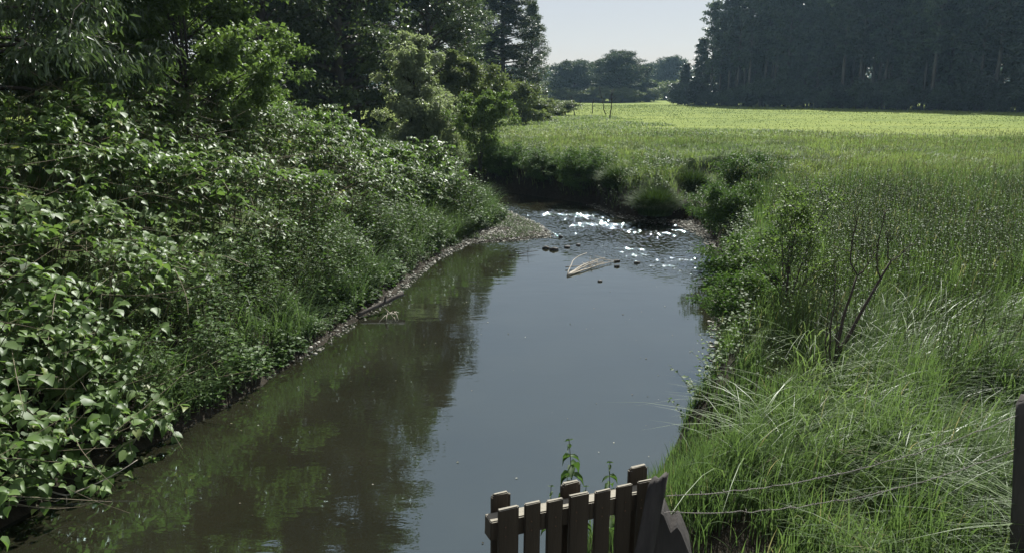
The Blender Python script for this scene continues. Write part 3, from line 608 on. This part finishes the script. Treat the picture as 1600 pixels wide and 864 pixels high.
# far-off wood closing the horizon
R = np.random.default_rng(41); A = Acc(); n = 26000
xx = R.uniform(-260, 420, n); yy = R.uniform(360, 420, n); hh = (7+7*vnoise(xx, yy*0, 22, 91)+3*vnoise(xx, yy*0, 7, 92))
zz = 3+hh*R.random(n)**.55; leaves(A, LEAF_RHOMB, np.stack([xx, yy, zz], -1), nrm(R.normal(0, .6, (n, 3))+[0, 0, 1]), R.normal(0, 1, (n, 3)), R.uniform(1.2, 2.4, n), R.random(n))
tag(obj('far_wood', A.mesh('far_wood', M['far'])), 'low bluish far-off wood closing the horizon beyond the meadow', 'wood', kind='stuff')
# pale flat-roofed building far off
def box(acc, c, s, rz=0, rnd=0):
    v = np.array([[a, b, d] for a in (-.5, .5) for b in (-.5, .5) for d in (-.5, .5)])*np.array(s); cz, sz = math.cos(rz), math.sin(rz)
    v = np.stack([v[:, 0]*cz-v[:, 1]*sz, v[:, 0]*sz+v[:, 1]*cz, v[:, 2]], -1)+np.array(c)
    acc.add(v, np.array([[0, 1, 3, 2], [4, 6, 7, 5], [0, 4, 5, 1], [2, 3, 7, 6], [0, 2, 6, 4], [1, 5, 7, 3]]), rnd)
M['render'] = surfmat('pale_wall', [(.3, (.30, .33, .35)), (.7, (.38, .40, .42))], .5)
M['roof'] = surfmat('pale_roof', [(.3, (.65, .66, .67)), (.7, (.75, .76, .77))], .5)
hs = thing('far_building', 'low pale roofed building far off at the left end of the gap', 'building', (at(857, 330), 330, 1.8))
q = Acc(); box(q, (0, 0, 3.2), (9, 6, 6.4)); obj('wall', q.mesh('wall', M['render']), hs)
q = Acc(); box(q, (0, 0, 6.62), (10.4, 7.4, .42)); obj('roof', q.mesh('roof', M['roof']), hs)

# right forest: every tree of its own
fA = tree_data(131, 24, 2.5, .04, [(0, .85), (.3, 1), (.7, .75), (1, .15)], 80, 3, 2, 13, .5, .22, .1, .55, wob=.015, rag=.4)
fB = tree_data(132, 26, 2.9, .32, [(0, .4), (.3, .9), (.7, .9), (1, .3)], 50, 3, 2, 16, .5, .26, .4, .7, wob=.02, rag=.35)
fC = tree_data(133, 22, 2.3, .03, [(0, .9), (.4, .85), (.75, .6), (1, .06)], 90, 2, 2, 14, .5, .2, -.1, .45, wob=.01)
E0 = np.array([37., 166.]); E1 = np.array([71., 105.]); ed = (E1-E0)/np.linalg.norm(E1-E0); nd = np.array([-ed[1], ed[0]])
fr = {}
R = np.random.default_rng(51); NF = 29
ords = ['first', 'second', 'third', 'fourth', 'fifth', 'sixth', 'seventh', 'eighth', 'ninth', 'tenth', 'eleventh', 'twelfth']
def ftree(p, v, s, rz, lb, grp):
    x, y = p
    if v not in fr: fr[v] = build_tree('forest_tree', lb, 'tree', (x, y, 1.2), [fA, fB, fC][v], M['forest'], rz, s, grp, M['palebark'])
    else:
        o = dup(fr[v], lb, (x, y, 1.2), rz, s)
        if grp: o['group'] = grp
        elif 'group' in o: del o['group']
for row in range(4):
    for i in range(NF+row):
        u = (i-(0 if row == 0 else 1)+.5*(row % 2))*2.9+R.normal(0, .6); p = E0+ed*u+nd*(row*4.2+R.normal(0, .7))
        if row >= 2 and i > 20: pass
        s = R.uniform(.86, 1.08)
        if u < 13: s *= .42+.58*max(u-row*1.5, -1)/13
        v = int(R.integers(0, 3)); v = 1 if (row == 0 and u > 8 and R.random() < .45) else v; sw = max(s, .8); hsq = (sw*R.uniform(.95, 1.15), sw*R.uniform(.95, 1.15), s)
        if row == 0 and i < 10: lb = ords[i]+' tree from the left end of the front row of the right forest'; grp = None
        elif row == 0: lb = 'tall dark tree in the right half of the front row of the right forest'; grp = 'front row of the right forest'
        else: lb = 'dark tree inside the right forest behind its front row'; grp = 'inner trees of the right forest'
        ftree(p, v, hsq, R.uniform(0, 6.3), lb, grp)
# understory bushes along the forest foot
ud = tree_data(134, 4.5, 2.2, .03, [(0, 1), (.5, .9), (1, .3)], 30, 4, 3, 14, .32, .08, .4, .6, stems_n=4)
ub = None
for i in range(40):
    p = E0+ed*(i*1.95-3+R.normal(0, .8))-nd*(1.2+R.uniform(-.6, .9)); s = R.uniform(.5, 1.1)
    lb = 'low shadowed bush at the foot of the right forest'
    if i == 0: ub = build_tree('forest_bush', lb, 'bush', (*p, 1.2), ud, M['forest'], 0, (s*1.2, s*1.2, s), 'bushes along the forest foot')
    else: dup(ub, lb, (*p, 1.2), i*1.9, (s*1.2, s*1.2, s), 'bushes along the forest foot')

# ------------------------------------------------------------------ right bank shrubs, tussocks
d = tree_data(141, 1.75, .8, .02, [(0, .9), (.35, .75), (.7, .4), (1, .2)], 42, 3, 2, 13, .04, .016, .9, .13, stems_n=6)
build_tree('leafy_shrub', 'upright small leaved shrub with dark stems on the edge of the right bank', 'shrub', (3.55, 9.6, gz1(3.55, 9.6)-.05), d, M['hazel'])
d = tree_data(142, 1.15, .85, .03, [(0, 1), (.5, 1), (1, .5)], 60, 5, 3, 22, .05, .02, .5, .18, stems_n=6)
bb = build_tree('bramble_bush', 'dark bramble bush overhanging the riffle from the right bank', 'bush', (5.45, 18.9, .25), d, M['herb'], 0, (.95, 1.2, 1.1))
dup(bb, 'bramble bush on the undercut right bank beside the upright shrub', (4.1, 11.9, .5), 2, (.7, 1.3, .9))
dup(bb, 'low bramble bush hanging over the calm pool below the leafy shrub', (3.6, 10.2, .4), 4, (.6, 1.1, .8))
for p, sc, lb in [((2.7, 28.7, .45), (1.1, 1.0, 1.0), 'rounded leafy clump overhanging the far bank just left of the tussocks'), ((1.2, 30.5, .6), (1.2, 1, .8), 'middle leafy clump on the far bank above the dark water'), ((-.2, 32.2, .6), (1.1, 1, .9), 'leafy clump on the far bank beside the tall bank shrub'), ((7.0, 22.6, .9), (1.1, 1.1, .9), 'leafy clump on the bank top right of the small gravel inlet')]:
    dup(bb, lb, p, sc[0]*9, sc) if hasattr(sc, '__len__') else None
def tussock(label, loc, r, h, seed, n=2600):
    R = np.random.default_rng(seed); A = Acc(); rr = r*.55*np.sqrt(R.random(n)); a = R.uniform(0, 6.28, n)
    x = rr*np.cos(a); y = rr*np.sin(a); hh = h*R.uniform(.55, 1.15, n)*(1-.35*(rr/(.55*r))**2)
    blades(A, np.stack([x, y, .25*h*(1-(rr/r)**2)], -1), hh*.8, R.uniform(.018, .034, n), a+R.normal(0, .4, n), R.uniform(.1, .5, n)+(rr/(.55*r))**1.5*.75, np.clip(R.normal(.22, .2, n), 0, .95), 4, R)
    tag(obj('sedge_tussock', A.mesh('sedge_tussock', M['sedge'], True), loc=loc), label, 'grass tussock')
tussock('round dark sedge tussock at the water edge by the riffle', (4.5, 24.0, .05), .95, 1.25, 1, 2600)
tussock('sedge tussock behind and right of the round one at the inlet', (6.2, 26.6, .35), .9, 1.3, 2, 2400)
tussock('sedge tussock on the bank left of the round waterside tussock', (3.7, 27.0, .6), .9, 1.0, 3, 2200)
# bare sapling on the right bank
A = Acc(); R = np.random.default_rng(61)
sx, sy = 3.36, 7.6; sz = gz1(sx, sy)
def bz(p0, p1, p2, p3, n=10):
    t = np.linspace(0, 1, n)[:, None]; return (1-t)**3*np.array(p0)+3*t*(1-t)**2*np.array(p1)+3*t*t*(1-t)*np.array(p2)+t**3*np.array(p3)
SR = []; 
SR.append((bz((0, 0, 0), (.0, 0, .3), (.02, 0, .6), (.18, .05, 1.12)), .024, .009))
SR.append((bz((.02, 0, .28), (.15, 0, .5), (.3, .02, .9), (.50, .05, 1.28)), .020, .009))
SR.append((bz((.18, .05, 1.12), (.02, .05, 1.3), (.1, .05, 1.5), (.12, .05, 1.75)), .008, .004))
SR.append((bz((.18, .05, 1.12), (.28, .05, 1.2), (.3, .05, 1.3), (.32, .05, 1.4)), .007, .003))
SR.append((bz((.42, .04, 1.1), (.3, .04, 1.2), (.36, .04, 1.5), (.38, .04, 1.8)), .008, .004))
SR.append((bz((.50, .05, 1.28), (.45, .05, 1.35), (.47, .05, 1.42), (.44, .05, 1.5)), .006, .003))
SR.append((bz((.50, .05, 1.28), (.58, .05, 1.3), (.62, .05, 1.38), (.70, .05, 1.46)), .006, .003))
SR.append((bz((-.02, 0, .15), (-.1, 0, .4), (-.03, 0, .8), (-.07, 0, 1.12)), .010, .004))
SR.append((bz((-.03, 0, .1), (-.12, .02, .3), (-.08, .02, .5), (-.11, .02, .72)), .008, .003))
SR.append((bz((.03, 0, .35), (.0, .03, .5), (.03, .05, .6), (-.02, .05, .8)), .008, .003))
for pts, r0, r1 in SR: tube(A, pts+R.normal(0, .004, pts.shape), 1.12*np.linspace(r0, r1, len(pts)), 6)
for k in range(46):
    pts, r0, r1 = SR[R.integers(0, len(SR))]; o = pts[R.integers(4, len(pts))]; e = o+np.array([R.normal(0, .06), R.normal(0, .05), R.uniform(.04, .18)]); tube(A, [o, (o+e)/2+R.normal(0, .008, 3), e], [.0035, .0028, .0014], 4)
tag(obj('bare_shrub', A.mesh('bare_shrub', M['twig'], True), loc=(sx, sy, sz-.05)), 'leafless dark forked sapling standing in the tall grass of the right bank', 'sapling')

# ------------------------------------------------------------------ things in and by the water
M['wood_pale'] = surfmat('bleached_wood', [(.3, (.22, .19, .15)), (.7, (.42, .38, .31))], 12, .8, .004, 40, objspace=True)
A = Acc(); R = np.random.default_rng(71)
for e, bul, h, r0 in [((1.05, 1.8, .04), .07, .06, .024), ((.8, 1.15, .10), .03, .03, .022), ((1.25, 1.5, .03), .01, .02, .024), ((.6, 1.75, .16), .12, .14, .013)]:
    e = np.array(e); pp = np.array([-e[1], e[0], 0])/2*bul; tube(A, bz((0, 0, .02), e*.3+pp+[0, 0, h], e*.65+pp+[0, 0, h], e)+R.normal(0, .008, (10, 3)), np.linspace(r0, .006, 10), 6)
tube(A, bz((-.0, .75, .04), (.3, .8, .06), (.6, .9, .05), (.95, 1.2, .04)), np.linspace(.014, .006, 10), 5)
for k in range(22):
    u = R.uniform(.5, 1.05); o = np.array([.95, 1.55, .05])*u+R.normal(0, .08, 3)*[1, 1.4, .3]; dd = R.normal(0, .13, 3)*[1.2, 1, .2]; tube(A, [o-dd, o+[0, 0, .02], o+dd+[0, 0, R.uniform(0, .10)]], [.003, .006, .002], 4)
tag(obj('driftwood', A.mesh('driftwood', M['wood_pale'], True), loc=(1.25, 16.75, 0)), 'bundle of bleached bent branches lying in the river below the riffle', 'driftwood')
A = Acc(); tube(A, bz((-.35, -.15, .0), (-.1, -.05, .03), (.1, .1, .03), (.42, .25, .05)), np.linspace(.012, .006, 10), 5)
for o, e in [((-.2, -.09, .02), (-.2, -.09, .14)), ((.12, .08, .03), (.14, .1, .22)), ((.12, .08, .03), (.1, .0, -.02)), ((-.12, -.05, .02), (-.1, -.05, .1))]: tube(A, [o, e], [.006, .004], 4)
tag(obj('twig', A.mesh('twig', M['twig'], True), loc=(.28, 19.1, .01)), 'thin dark twig with upright side shoots floating above the calm pool', 'twig')
A = Acc(); tube(A, bz((-.3, -.3, .0), (-.1, -.1, .08), (.1, .15, .10), (.42, .42, .22)), np.linspace(.035, .045, 10)*(1+.06*np.sin(np.arange(10)*3)), 8); tube(A, bz((.1, .12, .1), (.15, .1, .2), (.12, .1, .22), (.16, .12, .26), 5), [.03, .026, .022, .02, .018], 6)
tag(obj('log', A.mesh('log', M['bark'], True), loc=(-2.5, 13.75, .06)), 'short dark log with a stub lying on the gravel at the left waterline', 'log')
A = Acc()
for k in range(7): o = R.normal(0, .12, 3)*[1, 1, 0]+[0, 0, .03]; dd = R.normal(0, .16, 3)*[1, 1, .5]; tube(A, [o-dd, o+[0, 0, .04], o+dd], [.004, .007, .004], 4)
tag(obj('twig_pile', A.mesh('twig_pile', M['wood_pale'], True), loc=(-2.2, 13.5, .0)), 'small pale broken twigs in the shallows beside the dark log', 'twigs')
A = Acc(); tube(A, bz((-1.05, .05, .16), (-.7, -.1, .2), (-.35, -.28, .05), (-.05, -.32, .03)), np.linspace(.007, .009, 10), 5); tube(A, bz((-.05, -.32, .03), (.1, -.25, .06), (.3, -.1, .1), (.5, .08, .22)), np.linspace(.009, .004, 10), 5); tube(A, [(-.05, -.32, .03), (-.02, -.38, -.02)], [.006, .004], 4)
tag(obj('bent_branch', A.mesh('bent_branch', M['wood_pale'], True), loc=(-4.45, 7.35, .02)), 'long thin bent branch sticking out of the shaded water at the lower left', 'branch')
M['wetstone'] = surfmat('wet_stone', [(.3, (.012, .012, .010)), (.7, (.045, .042, .036))], 14, .7, .01, 20, objspace=True)
for k, (px, py, s, lb) in enumerate([(853, 389, .15, 'left of the two touching dark stones in the shallows'), (865, 391, .15, 'right of the two touching dark stones in the shallows'), (886, 387, .11, 'small round dark stone just right of the touching stones'), (903, 384, .09, 'small stone at the near edge of the riffle by the gravel bar'), (852, 361, .12, 'dark stone at the tip of the gravel bar'), (964, 409, .10, 'dark stone at the right end of the driftwood bundle'), (964, 417, .08, 'little dark stone just in front of the driftwood end stone'), (995, 412, .10, 'lone flat dark stone in the riffle right of the driftwood'), (877, 371, .09, 'dark stone off the gravel bar tip'), (938, 440, .07, 'tiny dark stone in the smooth water below the driftwood'), (808, 374, .12, 'dark stone on the near edge of the gravel bar')]):
    p_ = rad(13.45); dy = (432-py)/1200; dv = np.array([(px-800)/1200, math.cos(p_)+dy*math.sin(p_), -math.sin(p_)+dy*math.cos(p_)]); q = dv*(-4/dv[2])
    v, f = subdiv(*icos(200+k, .5)); v2, f2 = subdiv(v, f)
    A = Acc(); A.add(v2*s*np.array([.8, .65, .95]), f2)
    tag(obj('stone', A.mesh('stone', M['wetstone'], True), loc=(q[0], q[1], .01)), lb, 'stone')

R = np.random.default_rng(77); x, y = scatter(420, -4, 4, 6, 20, lambda x, y: (sdw(x, y) < -.1) & (R.random(len(x)) < np.exp(sdw(x, y)*.8)+.12), R); n = len(x)
A = Acc(); a = R.uniform(0, 6.3, n); leaves(A, LEAF_RHOMB, np.stack([x, y, 0*x+.006], -1), np.tile([0, 0, 1.], (n, 1)), np.stack([np.cos(a), np.sin(a), 0*a], -1), R.uniform(.012, .04, n), R.random(n))
M['debris'] = leafmat('floating_debris', [(0, (.05, .04, .02)), (.7, (.13, .13, .07)), (1, (.45, .45, .4))], .1, .6, .3)
tag(obj('floating_debris', A.mesh('floating_debris', M['debris'])), 'scattered fallen leaves and specks floating on the calm pool', 'debris', kind='stuff')
# ------------------------------------------------------------------ pallet fence, posts, wire, nettles
M['plank'] = surfmat('weathered_plank', [(.3, (.028, .021, .014)), (.55, (.055, .042, .028)), (.75, (.12, .10, .07))], 14, .85, .006, 60, stretch=(1, 1, .05), objspace=True)
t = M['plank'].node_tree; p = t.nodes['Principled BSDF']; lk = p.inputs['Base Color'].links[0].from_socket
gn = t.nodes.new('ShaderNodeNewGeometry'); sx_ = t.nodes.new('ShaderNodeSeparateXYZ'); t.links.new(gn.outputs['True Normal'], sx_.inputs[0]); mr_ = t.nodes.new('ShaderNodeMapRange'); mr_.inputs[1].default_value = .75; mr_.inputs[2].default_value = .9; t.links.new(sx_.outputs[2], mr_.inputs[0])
mx_ = t.nodes.new('ShaderNodeMix'); mx_.data_type = 'RGBA'; mx_.inputs[7].default_value = (.25, .23, .185, 1); t.links.new(mr_.outputs[0], mx_.inputs[0]); t.links.new(lk, mx_.inputs[6]); t.links.new(mx_.outputs[2], p.inputs['Base Color'])   # sunlit tops: paler colour painted onto up-facing faces
M['nail'] = surfmat('rusty_nail', [(.3, (.06, .035, .02)), (.7, (.14, .08, .05))], 50, .6)
M['post'] = surfmat('grey_post', [(.3, (.022, .02, .019)), (.7, (.075, .068, .062))], 9, .9, .008, 26, stretch=(1, 1, .15), objspace=True)
def bev_box(name, s, mat, parent, loc, rot=(0, 0, 0), bev=.004, round_top=0, jag=0, seed=0):
    import bmesh
    bm = bmesh.new(); bmesh.ops.create_cube(bm, size=1)
    bmesh.ops.scale(bm, vec=s, verts=bm.verts)
    if round_top:
        e = [e for e in bm.edges if all(v.co.z > 0 for v in e.verts) and abs(e.verts[0].co.x-e.verts[1].co.x) < 1e-5]
        bmesh.ops.bevel(bm, geom=e, offset=round_top, segments=4, affect='EDGES')
    bmesh.ops.bevel(bm, geom=[e for e in bm.edges if e.calc_face_angle(0) > .6], offset=bev, segments=2, affect='EDGES')
    r = np.random.default_rng(seed)
    for v in bm.verts: v.co += type(v.co)(r.normal(0, .0012, 3))
    me = bpy.data.meshes.new(name); bm.to_mesh(me); bm.free(); me.materials.append(mat)
    o = obj(name, me, parent, loc); o.rotation_euler = rot; return o
def ray(px, py, D):
    p_ = rad(13.45); dy = (432-py)/1200; dv = np.array([(px-800)/1200, math.cos(p_)+dy*math.sin(p_), -math.sin(p_)+dy*math.cos(p_)]); return dv*(D/dv[1])+np.array([0, 0, 4.])
PA = ray(775, 796, 3.10); PB = ray(1014, 750, 3.42)      # line of picket tops
fence = thing('pallet_fence', 'dark weathered wooden pallet used as a picket fence at the bottom centre', 'fence', (PA[0], PA[1], PA[2]-1.25))
fd = PB-PA; fl = np.linalg.norm(fd[:2]); fyaw = math.atan2(fd[1], fd[0]); slope = fd[2]/fl
O = PA
zx = lambda v: 740+v/4.21
fdir = fd[:2]/fl; fn = np.array([-fdir[1], fdir[0]])      # fn points away from camera
def along(px, off=0):                                      # where the sight column px meets the fence line
    a = (px-800)/1200; # x = a*depth, depth = y cos p + (4-z) sin p ; iterate
    u = .3
    for _ in range(20):
        X = O[0]+fdir[0]*u+fn[0]*off; Y = O[1]+fdir[1]*u+fn[1]*off; Z = O[2]+slope*u; dep = Y*math.cos(rad(13.45))+(4-Z)*math.sin(rad(13.45)); u += (a*dep-X)
    return u
tilt = -math.atan(slope)
def fpos(u, off, z): return (O[0]+fdir[0]*u+fn[0]*off-fence.location.x, O[1]+fdir[1]*u+fn[1]*off-fence.location.y, O[2]+slope*u+z-fence.location.z)
for k, (a, b, dz) in enumerate([(152, 285, .0), (327, 430, .004), (475, 578, -.003), (622, 748, .003), (792, 893, -.004), (936, 1034, .002), (1074, 1170, .004)]):
    u0, u1 = along(zx(a)), along(zx(b)); hgt = 1.2
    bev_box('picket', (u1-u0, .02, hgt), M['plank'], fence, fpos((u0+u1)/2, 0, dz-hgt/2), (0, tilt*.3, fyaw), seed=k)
u0, u1 = along(zx(118)), along(zx(1190))
for zc in (-.112, -.98):
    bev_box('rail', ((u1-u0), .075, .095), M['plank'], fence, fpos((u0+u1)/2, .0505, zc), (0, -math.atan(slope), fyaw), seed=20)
for k, (a, b, t_) in enumerate([(105, 232, .022), (567, 694, .012), (1012, 1132, .03)]):
    u0, u1 = along(zx(a), .1), along(zx(b), .1); hgt = 1.25
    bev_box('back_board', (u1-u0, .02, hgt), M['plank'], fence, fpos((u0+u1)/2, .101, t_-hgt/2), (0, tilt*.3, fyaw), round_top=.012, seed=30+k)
for k, a in enumerate([215, 375, 525, 682, 842, 985, 1110]):
    u = along(zx(a))
    for dz in (-.09, -.135):
        A = Acc(); tube(A, [(0, 0, 0), tuple(np.append(-fn*.003, 0))], [.0042, .0038], 8); obj('nail', A.mesh('nail', M['nail']), fence, fpos(u+.008*(k % 3-1), -.0101, dz+.004*(k % 2)))
# leaning split post right of the pallet
def post(name, label, base, top, r0, r1, mat, seed, cat='post', flat=.75):
    R = np.random.default_rng(seed); n = 14; m_ = 14; base = np.array(base); top = np.array(top); t = np.linspace(0, 1, m_)
    ax = nrm(top-base); a = nrm(np.cross(ax, [0, 1, 0])); b = np.cross(ax, a); th = np.arange(n)*2*np.pi/n
    prof = 1+.07*np.sin(th*3+1)+.05*np.sin(th*5)+R.normal(0, .02, n)
    rr = (r0+(r1-r0)*t)[:, None]*prof[None]*(1+R.normal(0, .012, (m_, n)))
    V = base+(top-base)*t[:, None, None]+rr[..., None]*(np.cos(th)[None, :, None]*a+flat*np.sin(th)[None, :, None]*b)
    V[-1] += ax*(R.uniform(-.02, .02, n)-.035*np.cos(th))[:, None]
    V = (V-base).reshape(-1, 3); i = np.arange(m_-1)[:, None]*n; j = np.arange(n)[None]; j2 = (j+1) % n
    A = Acc(); A.add(np.concatenate([V, V[-n:].mean(0)[None]-ax*.006]), [np.stack([i+j, i+j2, i+n+j2, i+n+j], -1).reshape(-1, 4)[:, ::-1], np.stack([(m_-1)*n+np.arange(n), (m_-1)*n+(np.arange(n)+1) % n, np.full(n, m_*n)], -1)[:, ::-1]])
    me = A.mesh(name, mat, True); o = obj(name, me, loc=tuple(base)); tag(o, label, cat)
    return o
tp = ray(1029, 747, 3.34); bt = ray(1005, 870, 3.28); dirp = nrm(tp-bt); base = tp-dirp*1.25
post('leaning_post', 'grey weathered post leaning right against the right end of the pallet fence', base, tp, .047, .042, M['post'], 5)
tp = ray(1593+14, 622, 3.9); bt = ray(1584+12, 870, 3.9); dirp = nrm(tp-bt)
post('fence_post', 'upright dark round post cut off by the right edge of the photo', tp-dirp*1.5, tp, .068, .062, M['post'], 6)
# broken stump chunk
A = Acc(); pts2 = [(1031, 800, 3.45), (1037, 805, 3.45), (1048, 832, 3.45), (1058, 823, 3.45), (1064, 832, 3.45), (1076, 862, 3.45), (1090, 960, 3.45), (1015, 960, 3.45), (1022, 850, 3.45)]
front = np.array([ray(*q) for q in pts2]); cen = front.mean(0); back = front+np.array([.03, .13, .02]); n = len(front)
V = np.concatenate([front, back])-cen; i = np.arange(n); j = (i+1) % n
A.add(np.concatenate([V, V[:n].mean(0)[None], V[n:].mean(0)[None]]), [np.stack([i, i+n, j+n, j], -1), np.concatenate([np.stack([i, j, np.full(n, 2*n)], -1), np.stack([j+n, i+n, np.full(n, 2*n+1)], -1)])])
tag(obj('broken_stump', A.mesh('broken_stump', M['post'], False), loc=tuple(cen)), 'jagged broken wooden stump in the grass right of the leaning post', 'stump')
# barbed wire
M['wire'] = surfmat('rusty_wire', [(.3, (.05, .04, .033)), (.7, (.12, .10, .085))], 30, .5, spec=.5)
def wire(label, p0, p1, sag, seed):
    R = np.random.default_rng(seed); A = Acc(); t = np.linspace(0, 1, 40)[:, None]; base = (1-t)*p0+t*p1; base[:, 2] -= sag*4*(t*(1-t))[:, 0]; base += R.normal(0, .003, base.shape)
    for ph in (0, np.pi):
        q = np.linspace(0, 1, 240); pts = np.stack([np.interp(q, t[:, 0], base[:, k]) for k in range(3)], -1); w_ = q*2*np.pi*60+ph
        pts[:, 1] += .0022*np.cos(w_); pts[:, 2] += .0022*np.sin(w_); tube(A, pts-p0, .0013, 4)
    for k in range(16):
        u = (k+.5)/16; c = np.array([np.interp(u, t[:, 0], base[:, j]) for j in range(3)])-p0
        for s in range(4): dd = nrm(R.normal(0, 1, 3))*.016; tube(A, [c-dd, c+dd], [.0009, .0009], 3)
    tag(obj('barbed_wire', A.mesh('barbed_wire', M['wire'], True), loc=tuple(p0)), label, 'barbed wire')
wire('upper strand of barbed wire running left from the right edge post through the grass', ray(1040, 775, 3.36), ray(1590, 648, 3.88), .10, 1)
wire('lower strand of barbed wire running left from the right edge post', ray(1036, 800, 3.36), ray(1588, 700, 3.88), .12, 2)
# nettles behind the pallet
def nettle(label, px, py, D, H, seed, nl=8, ls=.06, lean=-.06):
    R = np.random.default_rng(seed); top = ray(px, py, D); r = thing('nettle', label, 'plant', (top[0]-lean, top[1], top[2]-H))
    A = Acc(); P0 = np.array([0, 0, 0.]); P2 = np.array([lean, 0, H]); P1 = np.array([0, .02, H*.6])
    t = np.linspace(0, 1, 9)[:, None]; c = (1-t)**2*P0+2*t*(1-t)*P1+t*t*P2; tube(A, c, np.linspace(.0045, .002, 9), 6); lo = []
    for i in range(nl):
        u = 1-.42*(i/nl)**1.1-.015; cc = (1-u)**2*P0+2*u*(1-u)*P1+u*u*P2
        for s in (0, np.pi):
            az = (i % 2)*1.5+s+R.normal(0, .25); sz = ls*(.35+.75*min(1, i/3))*R.uniform(.85, 1.15)
            d = np.array([[np.cos(az), np.sin(az)*.8, -.15-.3*R.random()+(.8 if i < 2 else 0)]]); B = Acc(); leaves(B, (LEAF_BIG[0]*[.52, 1, 1.6], LEAF_BIG[1]), 0*cc[None], np.array([[0, 0, 1.]]), d, np.array([sz]), np.array([R.uniform(.2, .6)])); lo.append((B, cc))
    obj('stem', A.mesh('nettle_stem', M['stalk'], True), r)
    for B, cc in lo: obj('leaf', B.mesh('nettle_leaf', M['herb'], True), r, tuple(cc))
nettle('tallest nettle rising behind the middle of the pallet fence', 889, 684, 3.6, 1.3, 1, 9, .062, -.05)
nettle('second nettle behind the pallet fence, between the tall one and the right board', 953, 719, 3.7, 1.2, 2, 9, .055, -.01)
nettle('small nettle at the left behind the fence', 861, 757, 3.55, 1.0, 3, 6, .05, 0)
nettle('short nettle close behind the middle board of the fence', 886, 742, 3.5, 1.0, 4, 7, .06, -.02)
nettle('small drooping nettle at the foot of the tallest nettle', 916, 757, 3.6, 1.0, 5, 6, .05, .02)

# ------------------------------------------------------------------ haze
HAZE = 1
if HAZE:
    A = Acc(); box(A, (60, 205, 14.4), (700, 452, 31.2))
    m, t, p, out = newmat('haze_air'); t.nodes.remove(p)
    v = t.nodes.new('ShaderNodeVolumePrincipled'); v.inputs['Color'].default_value = (.5, .76, 1, 1); v.inputs['Density'].default_value = .0002; v.inputs['Anisotropy'].default_value = .35
    t.links.new(v.outputs[0], out.inputs['Volume'])
    tag(obj('haze', A.mesh('haze', m)), 'thin bluish summer haze over the whole valley', 'haze', kind='stuff')
